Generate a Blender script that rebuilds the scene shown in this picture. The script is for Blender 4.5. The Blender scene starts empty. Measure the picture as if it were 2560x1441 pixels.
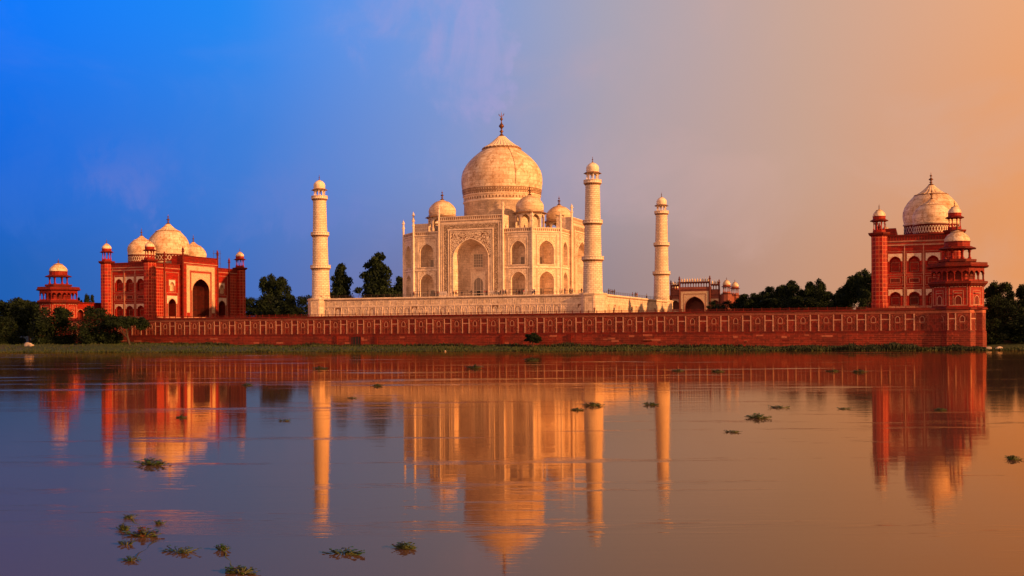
import bpy, math, random
import numpy as np
from mathutils import Vector, Matrix
R = math.radians
PI = math.pi
scene = bpy.context.scene

def lin(r, g, b):
    return tuple(((c / 255) / 12.92 if c / 255 < .04045 else ((c / 255 + .055) / 1.055) ** 2.4) for c in (r, g, b)) + (1,)

# ------------------------------------------------------------------ camera
CAM = Vector((134.04, -353.40, 5.40))
YAW, ROLL, FPX = 0.3767, 0.0065, 2759.2
cd = bpy.data.cameras.new('camera'); cam = bpy.data.objects.new('camera', cd)
scene.collection.objects.link(cam); scene.camera = cam
cd.sensor_width = 36; cd.lens = FPX / 2560 * 36
cd.shift_x = (1280 - 1217.9) / 2560; cd.shift_y = (829.7 - 720.5) / 2560
cd.clip_start = .5; cd.clip_end = 12000
Fv = Vector((-math.sin(YAW), math.cos(YAW), 0)); Rv = Vector((math.cos(YAW), math.sin(YAW), 0)); Zv = Vector((0, 0, 1))
cr, sr = math.cos(ROLL), math.sin(ROLL)
rx = Rv * cr - Zv * sr; ux = Zv * cr + Rv * sr; bx_ = -Fv
cam.matrix_world = Matrix(((rx.x, ux.x, bx_.x, CAM.x), (rx.y, ux.y, bx_.y, CAM.y), (rx.z, ux.z, bx_.z, CAM.z), (0, 0, 0, 1)))

# ------------------------------------------------------------------ sun and sky
SUN_AZ, SUN_EL = R(12), R(17)        # azimuth measured from +X (west) towards -Y (the river)
sdir = Vector((math.cos(SUN_EL) * math.cos(SUN_AZ), -math.cos(SUN_EL) * math.sin(SUN_AZ), math.sin(SUN_EL)))
sl = bpy.data.lights.new('sun', 'SUN'); so = bpy.data.objects.new('sun', sl); scene.collection.objects.link(so)
sl.energy = 5.0; sl.angle = R(.5); sl.color = (1, .43, .14)
so.rotation_euler = (-sdir).to_track_quat('-Z', 'Y').to_euler()
scene.view_settings.view_transform = 'Standard'; scene.view_settings.look = 'None'
scene.view_settings.gamma = 1; scene.view_settings.exposure = 0.5

w = bpy.data.worlds.new('World'); scene.world = w; w.use_nodes = True
nt = w.node_tree; nt.nodes.clear()
def N(t, **k):
    n = nt.nodes.new(t)
    for a, b in k.items(): setattr(n, a, b)
    return n
def L(a, b): nt.links.new(a, b)
def MATH(op, a, b=None, c=None):
    n = N('ShaderNodeMath', operation=op)
    for i, v in enumerate((a, b, c)):
        if v is None: continue
        if isinstance(v, (int, float)): n.inputs[i].default_value = v
        else: L(v, n.inputs[i])
    return n.outputs[0]
def MIX(f, a, b, mode='MIX'):
    n = N('ShaderNodeMix', data_type='RGBA', blend_type=mode)
    for i, v in ((0, f), (6, a), (7, b)):
        if isinstance(v, (int, float)): n.inputs[i].default_value = v
        elif isinstance(v, tuple): n.inputs[i].default_value = v
        else: L(v, n.inputs[i])
    return n.outputs[2]
def RAMP(fac, stops, interp='EASE'):
    n = N('ShaderNodeValToRGB'); e = n.color_ramp; e.interpolation = interp
    while len(e.elements) < len(stops): e.elements.new(.5)
    for el, (p, c) in zip(e.elements, stops):
        el.position = p; el.color = c
    L(fac, n.inputs[0]); return n.outputs[0]
def RANGE(v, a, b, c=0.0, d=1.0):
    n = N('ShaderNodeMapRange', interpolation_type='SMOOTHSTEP')
    L(v, n.inputs[0])
    for i, q in enumerate((a, b, c, d)): n.inputs[i + 1].default_value = q
    return n.outputs[0]
tc = N('ShaderNodeTexCoord'); sx = N('ShaderNodeSeparateXYZ'); L(tc.outputs['Generated'], sx.inputs[0])
az = MATH('ARCTAN2', sx.outputs[0], sx.outputs[1])
t = MATH('ADD', MATH('MULTIPLY', az, 1 / (2 * PI)), .5)
el = sx.outputs[2]
low = RAMP(t, [(0, (1.85, .92, .52, 1)), (.28, lin(25, 62, 130)), (.374, lin(14, 92, 180)), (.405, lin(66, 110, 190)), (.437, lin(124, 122, 160)),
               (.458, lin(156, 136, 140)), (.485, lin(200, 150, 122)), (.512, lin(232, 150, 88)), (.60, lin(235, 150, 80)), (.79, lin(255, 195, 120)), (.9, (1.2, .66, .38, 1)), (1, (1.85, .92, .52, 1))], 'LINEAR')  # ramp ends, all three: unseen sky behind camera, brightened as warm fill
mid = RAMP(t, [(0, (1.85, .92, .52, 1)), (.28, lin(10, 70, 160)), (.374, lin(8, 104, 222)), (.405, lin(60, 124, 216)), (.437, lin(128, 148, 202)),
               (.458, lin(176, 160, 168)), (.485, lin(203, 163, 142)), (.512, lin(233, 158, 105)), (.60, lin(235, 160, 95)), (.79, lin(235, 180, 120)), (.9, (1.2, .66, .38, 1)), (1, (1.85, .92, .52, 1))], 'LINEAR')
top = RAMP(t, [(0, (1.85, .92, .52, 1)), (.28, lin(0, 80, 190)), (.374, lin(0, 122, 255)), (.405, lin(30, 138, 246)), (.437, lin(126, 158, 218)),
               (.458, lin(170, 165, 182)), (.485, lin(205, 168, 150)), (.512, lin(236, 170, 125)), (.60, lin(225, 165, 120)), (.79, lin(190, 160, 140)), (.9, (1.1, .60, .36, 1)), (1, (1.85, .92, .52, 1))], 'LINEAR')
col = MIX(RANGE(el, .03, .16), low, mid)
col = MIX(RANGE(el, .13, .30), col, top)
col = MIX(RANGE(el, .34, .70), col, lin(105, 86, 86))
mp = N('ShaderNodeMapping'); L(tc.outputs['Generated'], mp.inputs[0]); mp.inputs['Scale'].default_value = (2.6, 2.6, 4.2); mp.inputs['Location'].default_value = (3.1, 1.7, .6)
nz = N('ShaderNodeTexNoise'); L(mp.outputs[0], nz.inputs['Vector']); nz.inputs['Scale'].default_value = 2.3; nz.inputs['Detail'].default_value = 6; nz.inputs['Roughness'].default_value = .55; nz.inputs['Distortion'].default_value = .6
cl = MATH('MULTIPLY', RANGE(nz.outputs[0], .50, .74), MATH('ADD', MATH('MULTIPLY', RANGE(t, .41, .45), .28), .05))
warm = MIX(RANGE(t, .40, .50), lin(168, 160, 205), lin(216, 172, 150))
col = MIX(cl, col, warm)
# a torn vertical wisp above the dome and a small pink puff low on the left
mp2 = N('ShaderNodeMapping'); L(tc.outputs['Generated'], mp2.inputs[0]); mp2.inputs['Scale'].default_value = (9, 9, 5); mp2.inputs['Rotation'].default_value = (.2, .5, .3)
nz2 = N('ShaderNodeTexNoise'); L(mp2.outputs[0], nz2.inputs['Vector']); nz2.inputs['Scale'].default_value = 2.2; nz2.inputs['Detail'].default_value = 8; nz2.inputs['Roughness'].default_value = .62; nz2.inputs['Distortion'].default_value = .4
nz3 = N('ShaderNodeTexNoise'); L(tc.outputs['Generated'], nz3.inputs['Vector']); nz3.inputs['Scale'].default_value = 13; nz3.inputs['Detail'].default_value = 6; nz3.inputs['Roughness'].default_value = .6
tp = MATH('ADD', t, MATH('MULTIPLY', MATH('SUBTRACT', nz3.outputs[0], .5), .030)); ep = MATH('ADD', el, MATH('MULTIPLY', MATH('SUBTRACT', nz2.outputs[0], .5), .16))
def puff(t0, t1, t2, t3, e0, e1, e2, e3, amt, colr):
    global col
    m_ = MATH('MULTIPLY', MATH('MULTIPLY', RANGE(tp, t0, t1), RANGE(tp, t3, t2)), MATH('MULTIPLY', RANGE(ep, e0, e1), RANGE(ep, e3, e2)))
    col = MIX(MATH('MULTIPLY', MATH('MULTIPLY', m_, RANGE(nz2.outputs[0], .32, .62)), amt), col, colr)
puff(.428, .4385, .440, .4425, .16, .20, .30, .36, .40, lin(180, 168, 218))
puff(.416, .428, .432, .442, .22, .27, .40, .50, .36, lin(172, 160, 214))
puff(.432, .4385, .4395, .4425, .10, .15, .20, .25, .30, lin(165, 155, 208))
puff(.378, .389, .391, .400, .09, .125, .135, .17, .50, lin(110, 124, 206))
puff(.352, .366, .372, .388, .08, .12, .17, .22, .22, lin(70, 118, 215))
puff(.40, .412, .418, .430, .08, .11, .13, .18, .25, lin(118, 130, 205))
sky = N('ShaderNodeTexSky', sky_type='NISHITA'); sky.sun_disc = False; sky.sun_elevation = SUN_EL
sky.sun_rotation = math.atan2(sdir.x, sdir.y)
b1 = N('ShaderNodeBackground'); b1.inputs[1].default_value = .69; L(col, b1.inputs[0])
b2 = N('ShaderNodeBackground'); b2.inputs[1].default_value = .0012; L(sky.outputs[0], b2.inputs[0])
ad = N('ShaderNodeAddShader'); L(b1.outputs[0], ad.inputs[0]); L(b2.outputs[0], ad.inputs[1])
wo = N('ShaderNodeOutputWorld'); L(ad.outputs[0], wo.inputs[0])

# ------------------------------------------------------------------ materials
def newmat(name):
    global nt
    m = bpy.data.materials.new(name); m.use_nodes = True; nt = m.node_tree
    b = nt.nodes['Principled BSDF']
    return m, b
def UVC(): return N('ShaderNodeTexCoord').outputs['UV']
def OBJC(): return N('ShaderNodeTexCoord').outputs['Object']
def NOISE(vec, scale, detail=5, rough=.55, mapping=None):
    n = N('ShaderNodeTexNoise'); n.inputs['Scale'].default_value = scale; n.inputs['Detail'].default_value = detail; n.inputs['Roughness'].default_value = rough
    if mapping:
        mp = N('ShaderNodeMapping'); mp.inputs['Scale'].default_value = mapping; L(vec, mp.inputs[0]); vec = mp.outputs[0]
    L(vec, n.inputs['Vector']); return n.outputs[0]
def BRICK(vec, bw, bh, mortar, c1, c2, cm, offset=.5, bias=0):
    n = N('ShaderNodeTexBrick'); L(vec, n.inputs['Vector']); n.inputs['Scale'].default_value = 1
    n.inputs['Brick Width'].default_value = bw; n.inputs['Row Height'].default_value = bh
    n.inputs['Mortar Size'].default_value = mortar; n.inputs['Mortar Smooth'].default_value = .2; n.inputs['Bias'].default_value = bias
    n.inputs['Color1'].default_value = c1; n.inputs['Color2'].default_value = c2; n.inputs['Mortar'].default_value = cm; n.offset = offset
    return n
def C(r, g, b): return (r, g, b, 1)
def masonry(name, c1, c2, cm, bw, bh, mortar, stain, stain_amt=.5, rough=.6, bump=.04, streak=.3, nscale=.35, offset=.5):
    m, b = newmat(name); uv = UVC(); ob = OBJC()
    br = BRICK(uv, bw, bh, mortar, c1, c2, cm, offset)
    n1 = NOISE(ob, nscale, 7, .62)
    n2 = NOISE(ob, 2.2, 4, .6)
    ns = NOISE(ob, 1.0, 4, .6, (1.3, 1.3, .12))
    c = MIX(MATH('MULTIPLY', RANGE(n1, .42, .72), stain_amt), br.outputs[0], stain)
    c = MIX(MATH('MULTIPLY', RANGE(ns, .5, .75), streak), c, stain)
    n3 = NOISE(ob, .75, 5, .7); c = MIX(MATH('MULTIPLY', RANGE(n3, .52, .62), stain_amt * .95), c, stain)
    g = MATH('ADD', MATH('MULTIPLY', n2, .8), .60)
    mm = N('ShaderNodeVectorMath', operation='SCALE'); L(c, mm.inputs[0]); L(g, mm.inputs['Scale'])
    L(mm.outputs[0], b.inputs['Base Color']); b.inputs['Roughness'].default_value = rough; b.inputs['Specular IOR Level'].default_value = .18
    bp = N('ShaderNodeBump'); bp.inputs['Strength'].default_value = .5; bp.inputs['Distance'].default_value = bump
    hh = MATH('SUBTRACT', n2, MATH('MULTIPLY', br.outputs[1], 1.5)); L(hh, bp.inputs['Height']); L(bp.outputs[0], b.inputs['Normal'])
    return m
MARBLE = masonry('white_marble', C(.86, .71, .57), C(.72, .57, .44), C(.46, .33, .23), 1.9, .78, .03, C(.42, .29, .20), .62)
MARBLE_D = masonry('dome_marble', C(.86, .71, .53), C(.66, .49, .33), C(.42, .26, .15), 2.9, 1.25, .045, C(.40, .22, .11), .75, streak=.15, nscale=.28)
MARBLE_T = masonry('minaret_marble', C(.86, .73, .57), C(.72, .58, .43), C(.28, .18, .11), 1.25, .56, .05, C(.42, .33, .24), .35)
MARBLE_B = masonry('blocky_marble', C(.80, .66, .52), C(.66, .52, .39), C(.42, .30, .20), 1.5, .62, .03, C(.34, .26, .19), .55)
def inlay(name, base, dark, scale, lo, hi, stretch=None):
    m, b = newmat(name); ob = OBJC()
    n = N('ShaderNodeTexNoise'); n.inputs['Scale'].default_value = scale; n.inputs['Detail'].default_value = 2; n.inputs['Distortion'].default_value = 2.2
    if stretch:
        mp = N('ShaderNodeMapping'); mp.inputs['Scale'].default_value = stretch; L(ob, mp.inputs[0]); L(mp.outputs[0], n.inputs['Vector'])
    else: L(ob, n.inputs['Vector'])
    c = MIX(RANGE(n.outputs[0], lo, hi), base, dark)
    L(c, b.inputs['Base Color']); b.inputs['Roughness'].default_value = .6; b.inputs['Specular IOR Level'].default_value = .2
    return m
INLAY = inlay('flower_inlay', C(.82, .67, .50), C(.15, .06, .03), 1.5, .49, .54)
SCRIPT = inlay('dark_inlaid_band', C(.66, .51, .37), C(.16, .10, .06), 2.6, .38, .54)
TRIMM = masonry('marble_trim', C(.88, .75, .60), C(.80, .66, .52), C(.6, .45, .33), 3, 5, .02, C(.4, .32, .24), .3)
GROOVE = inlay('inlay_and_shade_stone', C(.28, .15, .08), C(.18, .10, .06), 2, .3, .7)  # dark inlay lines, and shade painted into collars and balcony undersides
INLAY_S = inlay('faint_inlay', C(.80, .66, .50), C(.46, .31, .20), 1.6, .46, .60)
WHITE_SP = inlay('white_spandrel', C(.74, .60, .48), C(.52, .38, .28), 1.5, .45, .65)
LATTICE, b_ = newmat('stone_lattice')
br = BRICK(UVC(), .42, .42, .07, C(.10, .08, .07), C(.14, .11, .09), C(.42, .36, .30), 0); L(br.outputs[0], b_.inputs['Base Color']); b_.inputs['Roughness'].default_value = .6
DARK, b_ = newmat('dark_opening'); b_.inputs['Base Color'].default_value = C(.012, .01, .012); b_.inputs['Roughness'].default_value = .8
METAL, b_ = newmat('dark_bronze'); b_.inputs['Roughness'].default_value = .45; b_.inputs['Metallic'].default_value = .6
L(MIX(NOISE(OBJC(), 2), C(.10, .04, .025), C(.22, .09, .04)), b_.inputs['Base Color'])
RED = masonry('red_sandstone', C(.40, .016, .006), C(.21, .010, .005), C(.10, .008, .005), 1.6, .62, .03, C(.22, .03, .018), .5)
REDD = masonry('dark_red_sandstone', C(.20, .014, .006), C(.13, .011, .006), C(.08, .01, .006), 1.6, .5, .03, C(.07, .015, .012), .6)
REDG = masonry('red_grid_inlay', C(.36, .013, .006), C(.15, .008, .005), C(.52, .13, .065), 1.15, 1.15, .095, C(.25, .03, .018), .35, offset=0)
REDW = masonry('weathered_sandstone', C(.27, .030, .015), C(.15, .018, .010), C(.42, .10, .05), 2.6, .5, .04, C(.10, .018, .012), .75, nscale=.12, streak=.6)
PINK = masonry('pale_pink_sandstone', C(.50, .15, .085), C(.42, .12, .07), C(.30, .08, .05), 2.2, .5, .03, C(.30, .09, .055), .7, nscale=.16, streak=.65)
WALLR = masonry('wall_sandstone', C(.27, .028, .015), C(.18, .018, .011), C(.36, .08, .05), .95, .8, .035, C(.08, .014, .010), .7, nscale=.14, streak=.6)
WHITEL = masonry('white_inlay_line', C(.58, .32, .22), C(.50, .25, .17), C(.4, .2, .13), 2, 5, .02, C(.35, .14, .1), .4)
LINED = masonry('dim_inlay_line', C(.40, .12, .07), C(.32, .085, .05), C(.3, .08, .05), 2, 5, .02, C(.25, .05, .03), .4)
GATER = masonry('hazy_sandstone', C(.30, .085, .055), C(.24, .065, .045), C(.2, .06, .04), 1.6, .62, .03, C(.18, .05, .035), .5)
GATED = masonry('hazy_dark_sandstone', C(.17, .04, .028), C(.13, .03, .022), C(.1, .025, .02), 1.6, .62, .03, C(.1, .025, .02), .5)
REDK = masonry('niche_shade_sandstone', C(.10, .012, .006), C(.06, .009, .006), C(.04, .008, .006), 1.6, .6, .03, C(.03, .008, .006), .5)  # shade of the hall portal recess put into the stone colour
REDM = masonry('maroon_sandstone', C(.30, .018, .008), C(.18, .012, .006), C(.10, .01, .006), 1.4, .55, .03, C(.10, .012, .008), .55)
CREAM = inlay('cream_floral_inlay', C(.68, .50, .34), C(.50, .30, .17), 1.4, .45, .6)
PAINT, b_ = newmat('white_board'); L(MIX(NOISE(OBJC(), 3), C(.70, .62, .58), C(.62, .52, .46)), b_.inputs['Base Color']); b_.inputs['Roughness'].default_value = .6
STEEL, b_ = newmat('dark_steel'); L(MIX(NOISE(OBJC(), 5), C(.05, .035, .03), C(.1, .06, .05)), b_.inputs['Base Color']); b_.inputs['Roughness'].default_value = .6

# ------------------------------------------------------------------ mesh builder
class Fr:                                   # a wall frame: u along the wall, d outwards, z up
    def __init__(s, ox=0, oy=0, u=(1, 0), d=(0, -1), oz=0):
        s.o = (ox, oy, oz); s.u = u; s.d = d
    def __call__(s, u, d, z):
        return (s.o[0] + u * s.u[0] + d * s.d[0], s.o[1] + u * s.u[1] + d * s.d[1], s.o[2] + z)
ID = Fr(0, 0, (1, 0), (0, 1))
class MB:
    def __init__(s): s.v = []; s.f = []; s.m = []; s.uv = []; s.sm = []
    def face(s, pts, mat=0, uv=None):
        k = len(s.v); s.v += pts; s.f.append(tuple(range(k, k + len(pts)))); s.m.append(mat); s.sm.append(False)
        if uv is None:
            a = Vector(pts[0]); n = Vector((0, 0, 0))
            for i in range(1, len(pts) - 1): n += (Vector(pts[i]) - a).cross(Vector(pts[i + 1]) - a)
            if n.length > 1e-9: n.normalize()
            if abs(n.z) > .75 or (abs(n.x) + abs(n.y)) < 1e-6: uv = [(p[0], p[1]) for p in pts]
            else:
                h = math.hypot(n.x, n.y); tx, ty = -n.y / h, n.x / h
                uv = [(p[0] * tx + p[1] * ty, p[2]) for p in pts]
        s.uv += uv
    def quad(s, fr, a, b, c, d, mat=0): s.face([fr(*a), fr(*b), fr(*c), fr(*d)], mat)
    def rect(s, fr, u0, u1, z0, z1, D, mat=0):
        if u1 - u0 > 1e-4 and z1 - z0 > 1e-4: s.quad(fr, (u0, D, z0), (u1, D, z0), (u1, D, z1), (u0, D, z1), mat)
    def box(s, fr, u0, u1, d0, d1, z0, z1, mat=0, back=True, bottom=True):
        s.rect(fr, u0, u1, z0, z1, d1, mat)
        if back: s.rect(fr, u0, u1, z0, z1, d0, mat)
        s.quad(fr, (u0, d0, z0), (u0, d1, z0), (u0, d1, z1), (u0, d0, z1), mat)
        s.quad(fr, (u1, d0, z0), (u1, d1, z0), (u1, d1, z1), (u1, d0, z1), mat)
        s.quad(fr, (u0, d0, z1), (u1, d0, z1), (u1, d1, z1), (u0, d1, z1), mat)
        if bottom: s.quad(fr, (u0, d0, z0), (u1, d0, z0), (u1, d1, z0), (u0, d1, z0), mat)
    def frame(s, fr, u0, u1, z0, z1, w_, D, th, mat=0, bottom=True):
        s.box(fr, u0, u0 + w_, D, D + th, z0, z1, mat, False)
        s.box(fr, u1 - w_, u1, D, D + th, z0, z1, mat, False)
        s.box(fr, u0 + w_, u1 - w_, D, D + th, z1 - w_, z1, mat, False)
        if bottom: s.box(fr, u0 + w_, u1 - w_, D, D + th, z0, z0 + w_, mat, False)
    def lathe(s, prof, n=32, c=(0, 0, 0), mat=0, smooth=True, a0=0.0, cap=False, mats=None, ru=None):
        k = len(s.v); m_ = len(prof); L_ = [0]
        for i in range(1, m_): L_.append(L_[-1] + math.hypot(prof[i][0] - prof[i - 1][0], prof[i][1] - prof[i - 1][1]))
        Rm = ru or max(p[0] for p in prof)
        if smooth:
            for r, z in prof:
                for j in range(n):
                    a = a0 + 2 * PI * j / n; s.v.append((c[0] + r * math.cos(a), c[1] + r * math.sin(a), c[2] + z))
            for i in range(m_ - 1):
                for j in range(n):
                    j2 = (j + 1) % n
                    s.f.append((k + i * n + j, k + i * n + j2, k + (i + 1) * n + j2, k + (i + 1) * n + j)); s.m.append(mats[i] if mats else mat); s.sm.append(True)
                    u0, u1 = 2 * PI * j / n * Rm, 2 * PI * (j + 1) / n * Rm
                    s.uv += [(u0, L_[i]), (u1, L_[i]), (u1, L_[i + 1]), (u0, L_[i + 1])]
        else:
            for i in range(m_ - 1):
                for j in range(n):
                    pts = []
                    for (r, z), jj in ((prof[i], j), (prof[i], j + 1), (prof[i + 1], j + 1), (prof[i + 1], j)):
                        a = a0 + 2 * PI * jj / n; pts.append((c[0] + r * math.cos(a), c[1] + r * math.sin(a), c[2] + z))
                    if prof[i][0] < 1e-6: pts = pts[1:]
                    elif prof[i + 1][0] < 1e-6: pts = pts[:3]
                    s.face(pts, mats[i] if mats else mat)
    def tube(s, a, b, r, n=6, mat=0, r2=None):
        a = Vector(a); b = Vector(b); d = (b - a).normalized(); x = d.orthogonal().normalized(); y = d.cross(x); r2 = r if r2 is None else r2
        k = len(s.v)
        for p, q in ((a, r), (b, r2)):
            for j in range(n):
                t_ = 2 * PI * j / n; s.v.append(tuple(p + x * math.cos(t_) * q + y * math.sin(t_) * q))
        for j in range(n):
            j2 = (j + 1) % n; s.f.append((k + j, k + j2, k + n + j2, k + n + j)); s.m.append(mat); s.sm.append(True); s.uv += [(0, 0)] * 4
        s.f.append(tuple(range(k + n, k + 2 * n))); s.m.append(mat); s.sm.append(False); s.uv += [(0, 0)] * n
        s.f.append(tuple(range(k, k + n))); s.m.append(mat); s.sm.append(False); s.uv += [(0, 0)] * n
    def build(s, name, mats, parent=None, loc=None):
        me = bpy.data.meshes.new(name); me.from_pydata(s.v, [], s.f)
        if not isinstance(mats, (list, tuple)): mats = [mats]
        for m in mats: me.materials.append(m)
        me.polygons.foreach_set('material_index', s.m); me.polygons.foreach_set('use_smooth', s.sm)
        ul = me.uv_layers.new(name='UVMap'); ul.data.foreach_set('uv', np.array(s.uv, dtype=np.float32).ravel())
        me.update()
        o = bpy.data.objects.new(name, me); scene.collection.objects.link(o)
        if parent: o.parent = parent
        if loc: o.location = loc
        return o

def tag(o, label=None, cat=None, group=None, kind=None):
    for k_, v_ in (('label', label), ('category', cat), ('group', group), ('kind', kind)):
        if v_: o[k_] = v_
    return o
def empty(name, loc=(0, 0, 0), rz=0):
    o = bpy.data.objects.new(name, None); scene.collection.objects.link(o); o.location = loc; o.rotation_euler = (0, 0, rz); return o
def copy_tree(o, parent=None, loc=None, rz=None):
    c = o.copy(); scene.collection.objects.link(c)
    if parent is not None: c.parent = parent
    if loc is not None: c.location = loc
    if rz is not None: c.rotation_euler = (0, 0, rz)
    for ch in [x for x in scene.collection.objects if x.parent == o]: copy_tree(ch, c)
    return c

def arch_pts(wd, zs, za, n=16):
    pts = []
    for i in range(n + 1):
        t_ = PI * i / n; x = -math.cos(t_); g = .80 * math.sin(t_) ** .92 + .20 * (1 - abs(x))
        pts.append((x * wd / 2, zs + (za - zs) * g))
    return pts
def arch_wall(mb, fr, a0, a1, zb0, zt, uc, wd, zb, zs, za, D, mat=0, n=16):
    P = [(uc + x, z) for x, z in arch_pts(wd, zs, za, n)]
    mb.rect(fr, a0, uc - wd / 2, zb0, zt, D, mat); mb.rect(fr, uc + wd / 2, a1, zb0, zt, D, mat)
    mb.rect(fr, uc - wd / 2, uc + wd / 2, zb0, zb, D, mat)
    for (x0, z0), (x1, z1) in zip(P, P[1:]):
        mb.quad(fr, (x0, D, z0), (x1, D, z1), (x1, D, zt), (x0, D, zt), mat)
def spandrel(mb, fr, uc, hw, wd, zs, za, zt, D, mat, n=16):
    P = [(uc + x, z) for x, z in arch_pts(wd, zs, za, n)]
    mb.rect(fr, uc - hw, uc - wd / 2, zs, zt, D, mat); mb.rect(fr, uc + wd / 2, uc + hw, zs, zt, D, mat)
    for (x0, z0), (x1, z1) in zip(P, P[1:]): mb.quad(fr, (x0, D, z0), (x1, D, z1), (x1, D, zt), (x0, D, zt), mat)
def arch_rim(mb, fr, uc, wd, zb, zs, za, D, th, rw, mat, n=16):     # raised line following the arch
    P = [(uc - wd / 2, zb)] + [(uc + x, z) for x, z in arch_pts(wd, zs, za, n)] + [(uc + wd / 2, zb)]
    Q = [(uc - wd / 2 - rw, zb)] + [(uc + x * (1 + 2 * rw / wd), z + (z - zs) / max(za - zs, .1) * rw * 1.1) for x, z in arch_pts(wd, zs, za, n)] + [(uc + wd / 2 + rw, zb)]
    for i in range(len(P) - 1):
        mb.quad(fr, (P[i][0], D + th, P[i][1]), (P[i + 1][0], D + th, P[i + 1][1]), (Q[i + 1][0], D + th, Q[i + 1][1]), (Q[i][0], D + th, Q[i][1]), mat)
        mb.quad(fr, (Q[i][0], D, Q[i][1]), (Q[i + 1][0], D, Q[i + 1][1]), (Q[i + 1][0], D + th, Q[i + 1][1]), (Q[i][0], D + th, Q[i][1]), mat)
        mb.quad(fr, (P[i][0], D, P[i][1]), (P[i + 1][0], D, P[i + 1][1]), (P[i + 1][0], D + th, P[i + 1][1]), (P[i][0], D + th, P[i][1]), mat)
def niche(mb, fr, uc, wd, zb, zs, za, D, depth, taper=.55, jamb=.3, mat=0, matb=None, n=16, open_back=False, drop=.35):
    matb = mat if matb is None else matb
    rings = []
    for dd, k_ in ((0, 1.0), (depth * jamb, 1.0), (depth * (jamb + (1 - jamb) * .5), (1 + taper) / 2 + .06), (depth, taper)):
        f_ = (dd / depth - jamb) / (1 - jamb) if dd > depth * jamb else 0
        w_, a_ = wd * k_, za - (za - zs) * drop * f_
        rings.append([(uc - w_ / 2, D - dd, zb)] + [(uc + x, D - dd, z) for x, z in arch_pts(w_, zs, a_, n)] + [(uc + w_ / 2, D - dd, zb)])
    for A, B in zip(rings, rings[1:]):
        for i in range(len(A) - 1): mb.quad(fr, A[i], A[i + 1], B[i + 1], B[i], mat)
        mb.quad(fr, A[0], A[-1], B[-1], B[0], mat)
    if not open_back: mb.face([fr(*p) for p in rings[-1]], matb)
def arch_slab(mb, fr, a0, a1, z0, z1, uc, wd, zb, zs, za, D, th, mat=0, n=10):   # free-standing pierced panel with thickness
    arch_wall(mb, fr, a0, a1, z0, z1, uc, wd, zb, zs, za, D, mat, n)
    arch_wall(mb, fr, a0, a1, z0, z1, uc, wd, zb, zs, za, D - th, mat, n)
    niche(mb, fr, uc, wd, zb, zs, za, D, th, 1, .5, mat, n=n, open_back=True, drop=0)
def tri_box(mb, fr, u0, u1, d0, d1, z0, z1, mat): mb.box(fr, u0, u1, d0, d1, z0, z1, mat)
def oct_frames(c=(0, 0), n=8, a0=0.0):
    for j in range(n):
        a = a0 + 2 * PI * j / n; d = (math.cos(a), math.sin(a)); yield a, Fr(c[0], c[1], (-d[1], d[0]), d)

def dome_obj(name, prof, lotus, parent, mats, loc, n=64):
    mb = MB(); mb.lathe(prof, n, mat=0)
    o = mb.build(name, mats, parent, loc)
    if lotus:
        r0, z0, r1, z1 = lotus
        m2 = MB(); k = len(m2.v); nn = 96; rows = 7
        for i in range(rows + 1):
            t_ = i / rows; r = r0 + (r1 - r0) * t_ ** .8; z = z0 + (z1 - z0) * (t_ ** 1.25)
            for j in range(nn):
                a = 2 * PI * j / nn; rr = r * (1 + .09 * abs(math.sin(a * 10)) * (1 - t_ * .3)); zz = z - (0.14 * r0 * (.5 - .5 * math.cos(a * 28)) if i == 0 else 0)
                m2.v.append((rr * math.cos(a), rr * math.sin(a), zz))
        for i in range(rows):
            for j in range(nn):
                j2 = (j + 1) % nn; m2.f.append((i * nn + j, i * nn + j2, (i + 1) * nn + j2, (i + 1) * nn + j)); m2.m.append(0); m2.sm.append(False)
                m2.uv += [(j * .3, i), ((j + 1) * .3, i), ((j + 1) * .3, i + 1), (j * .3, i + 1)]
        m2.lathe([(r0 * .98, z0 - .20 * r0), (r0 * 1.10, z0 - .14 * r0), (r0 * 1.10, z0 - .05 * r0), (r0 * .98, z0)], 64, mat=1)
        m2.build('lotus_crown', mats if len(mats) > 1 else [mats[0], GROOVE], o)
    return o
def finial(parent, z0, h, r, loc=None, crescent=False, mat=None):
    p = [(r * 1.0, 0), (r * .95, .04), (r * .55, .10), (r * .22, .16), (r * .30, .19), (r * .62, .235), (r * .30, .28), (r * .18, .32), (r * .34, .36), (r * .78, .42), (r * .74, .46), (r * .26, .54), (r * .12, .60),
         (r * .14, .64), (r * .46, .70), (r * .40, .73), (r * .12, .78), (r * .08, .84), (r * .10, .88), (0.001, 1)]
    mb = MB(); mb.lathe([(a, z0 + b * h) for a, b in p], 14)
    if crescent:
        zc = z0 + h * .91; rc = r * .8
        for i in range(10):
            a, b = PI + PI * i / 10, PI + PI * (i + 1) / 10
            mb.tube((rc * math.cos(a), 0, zc + rc * math.sin(a)), (rc * math.cos(b), 0, zc + rc * math.sin(b)), .13, 6)
    return mb.build('finial', [mat or METAL], parent, loc)

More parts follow.
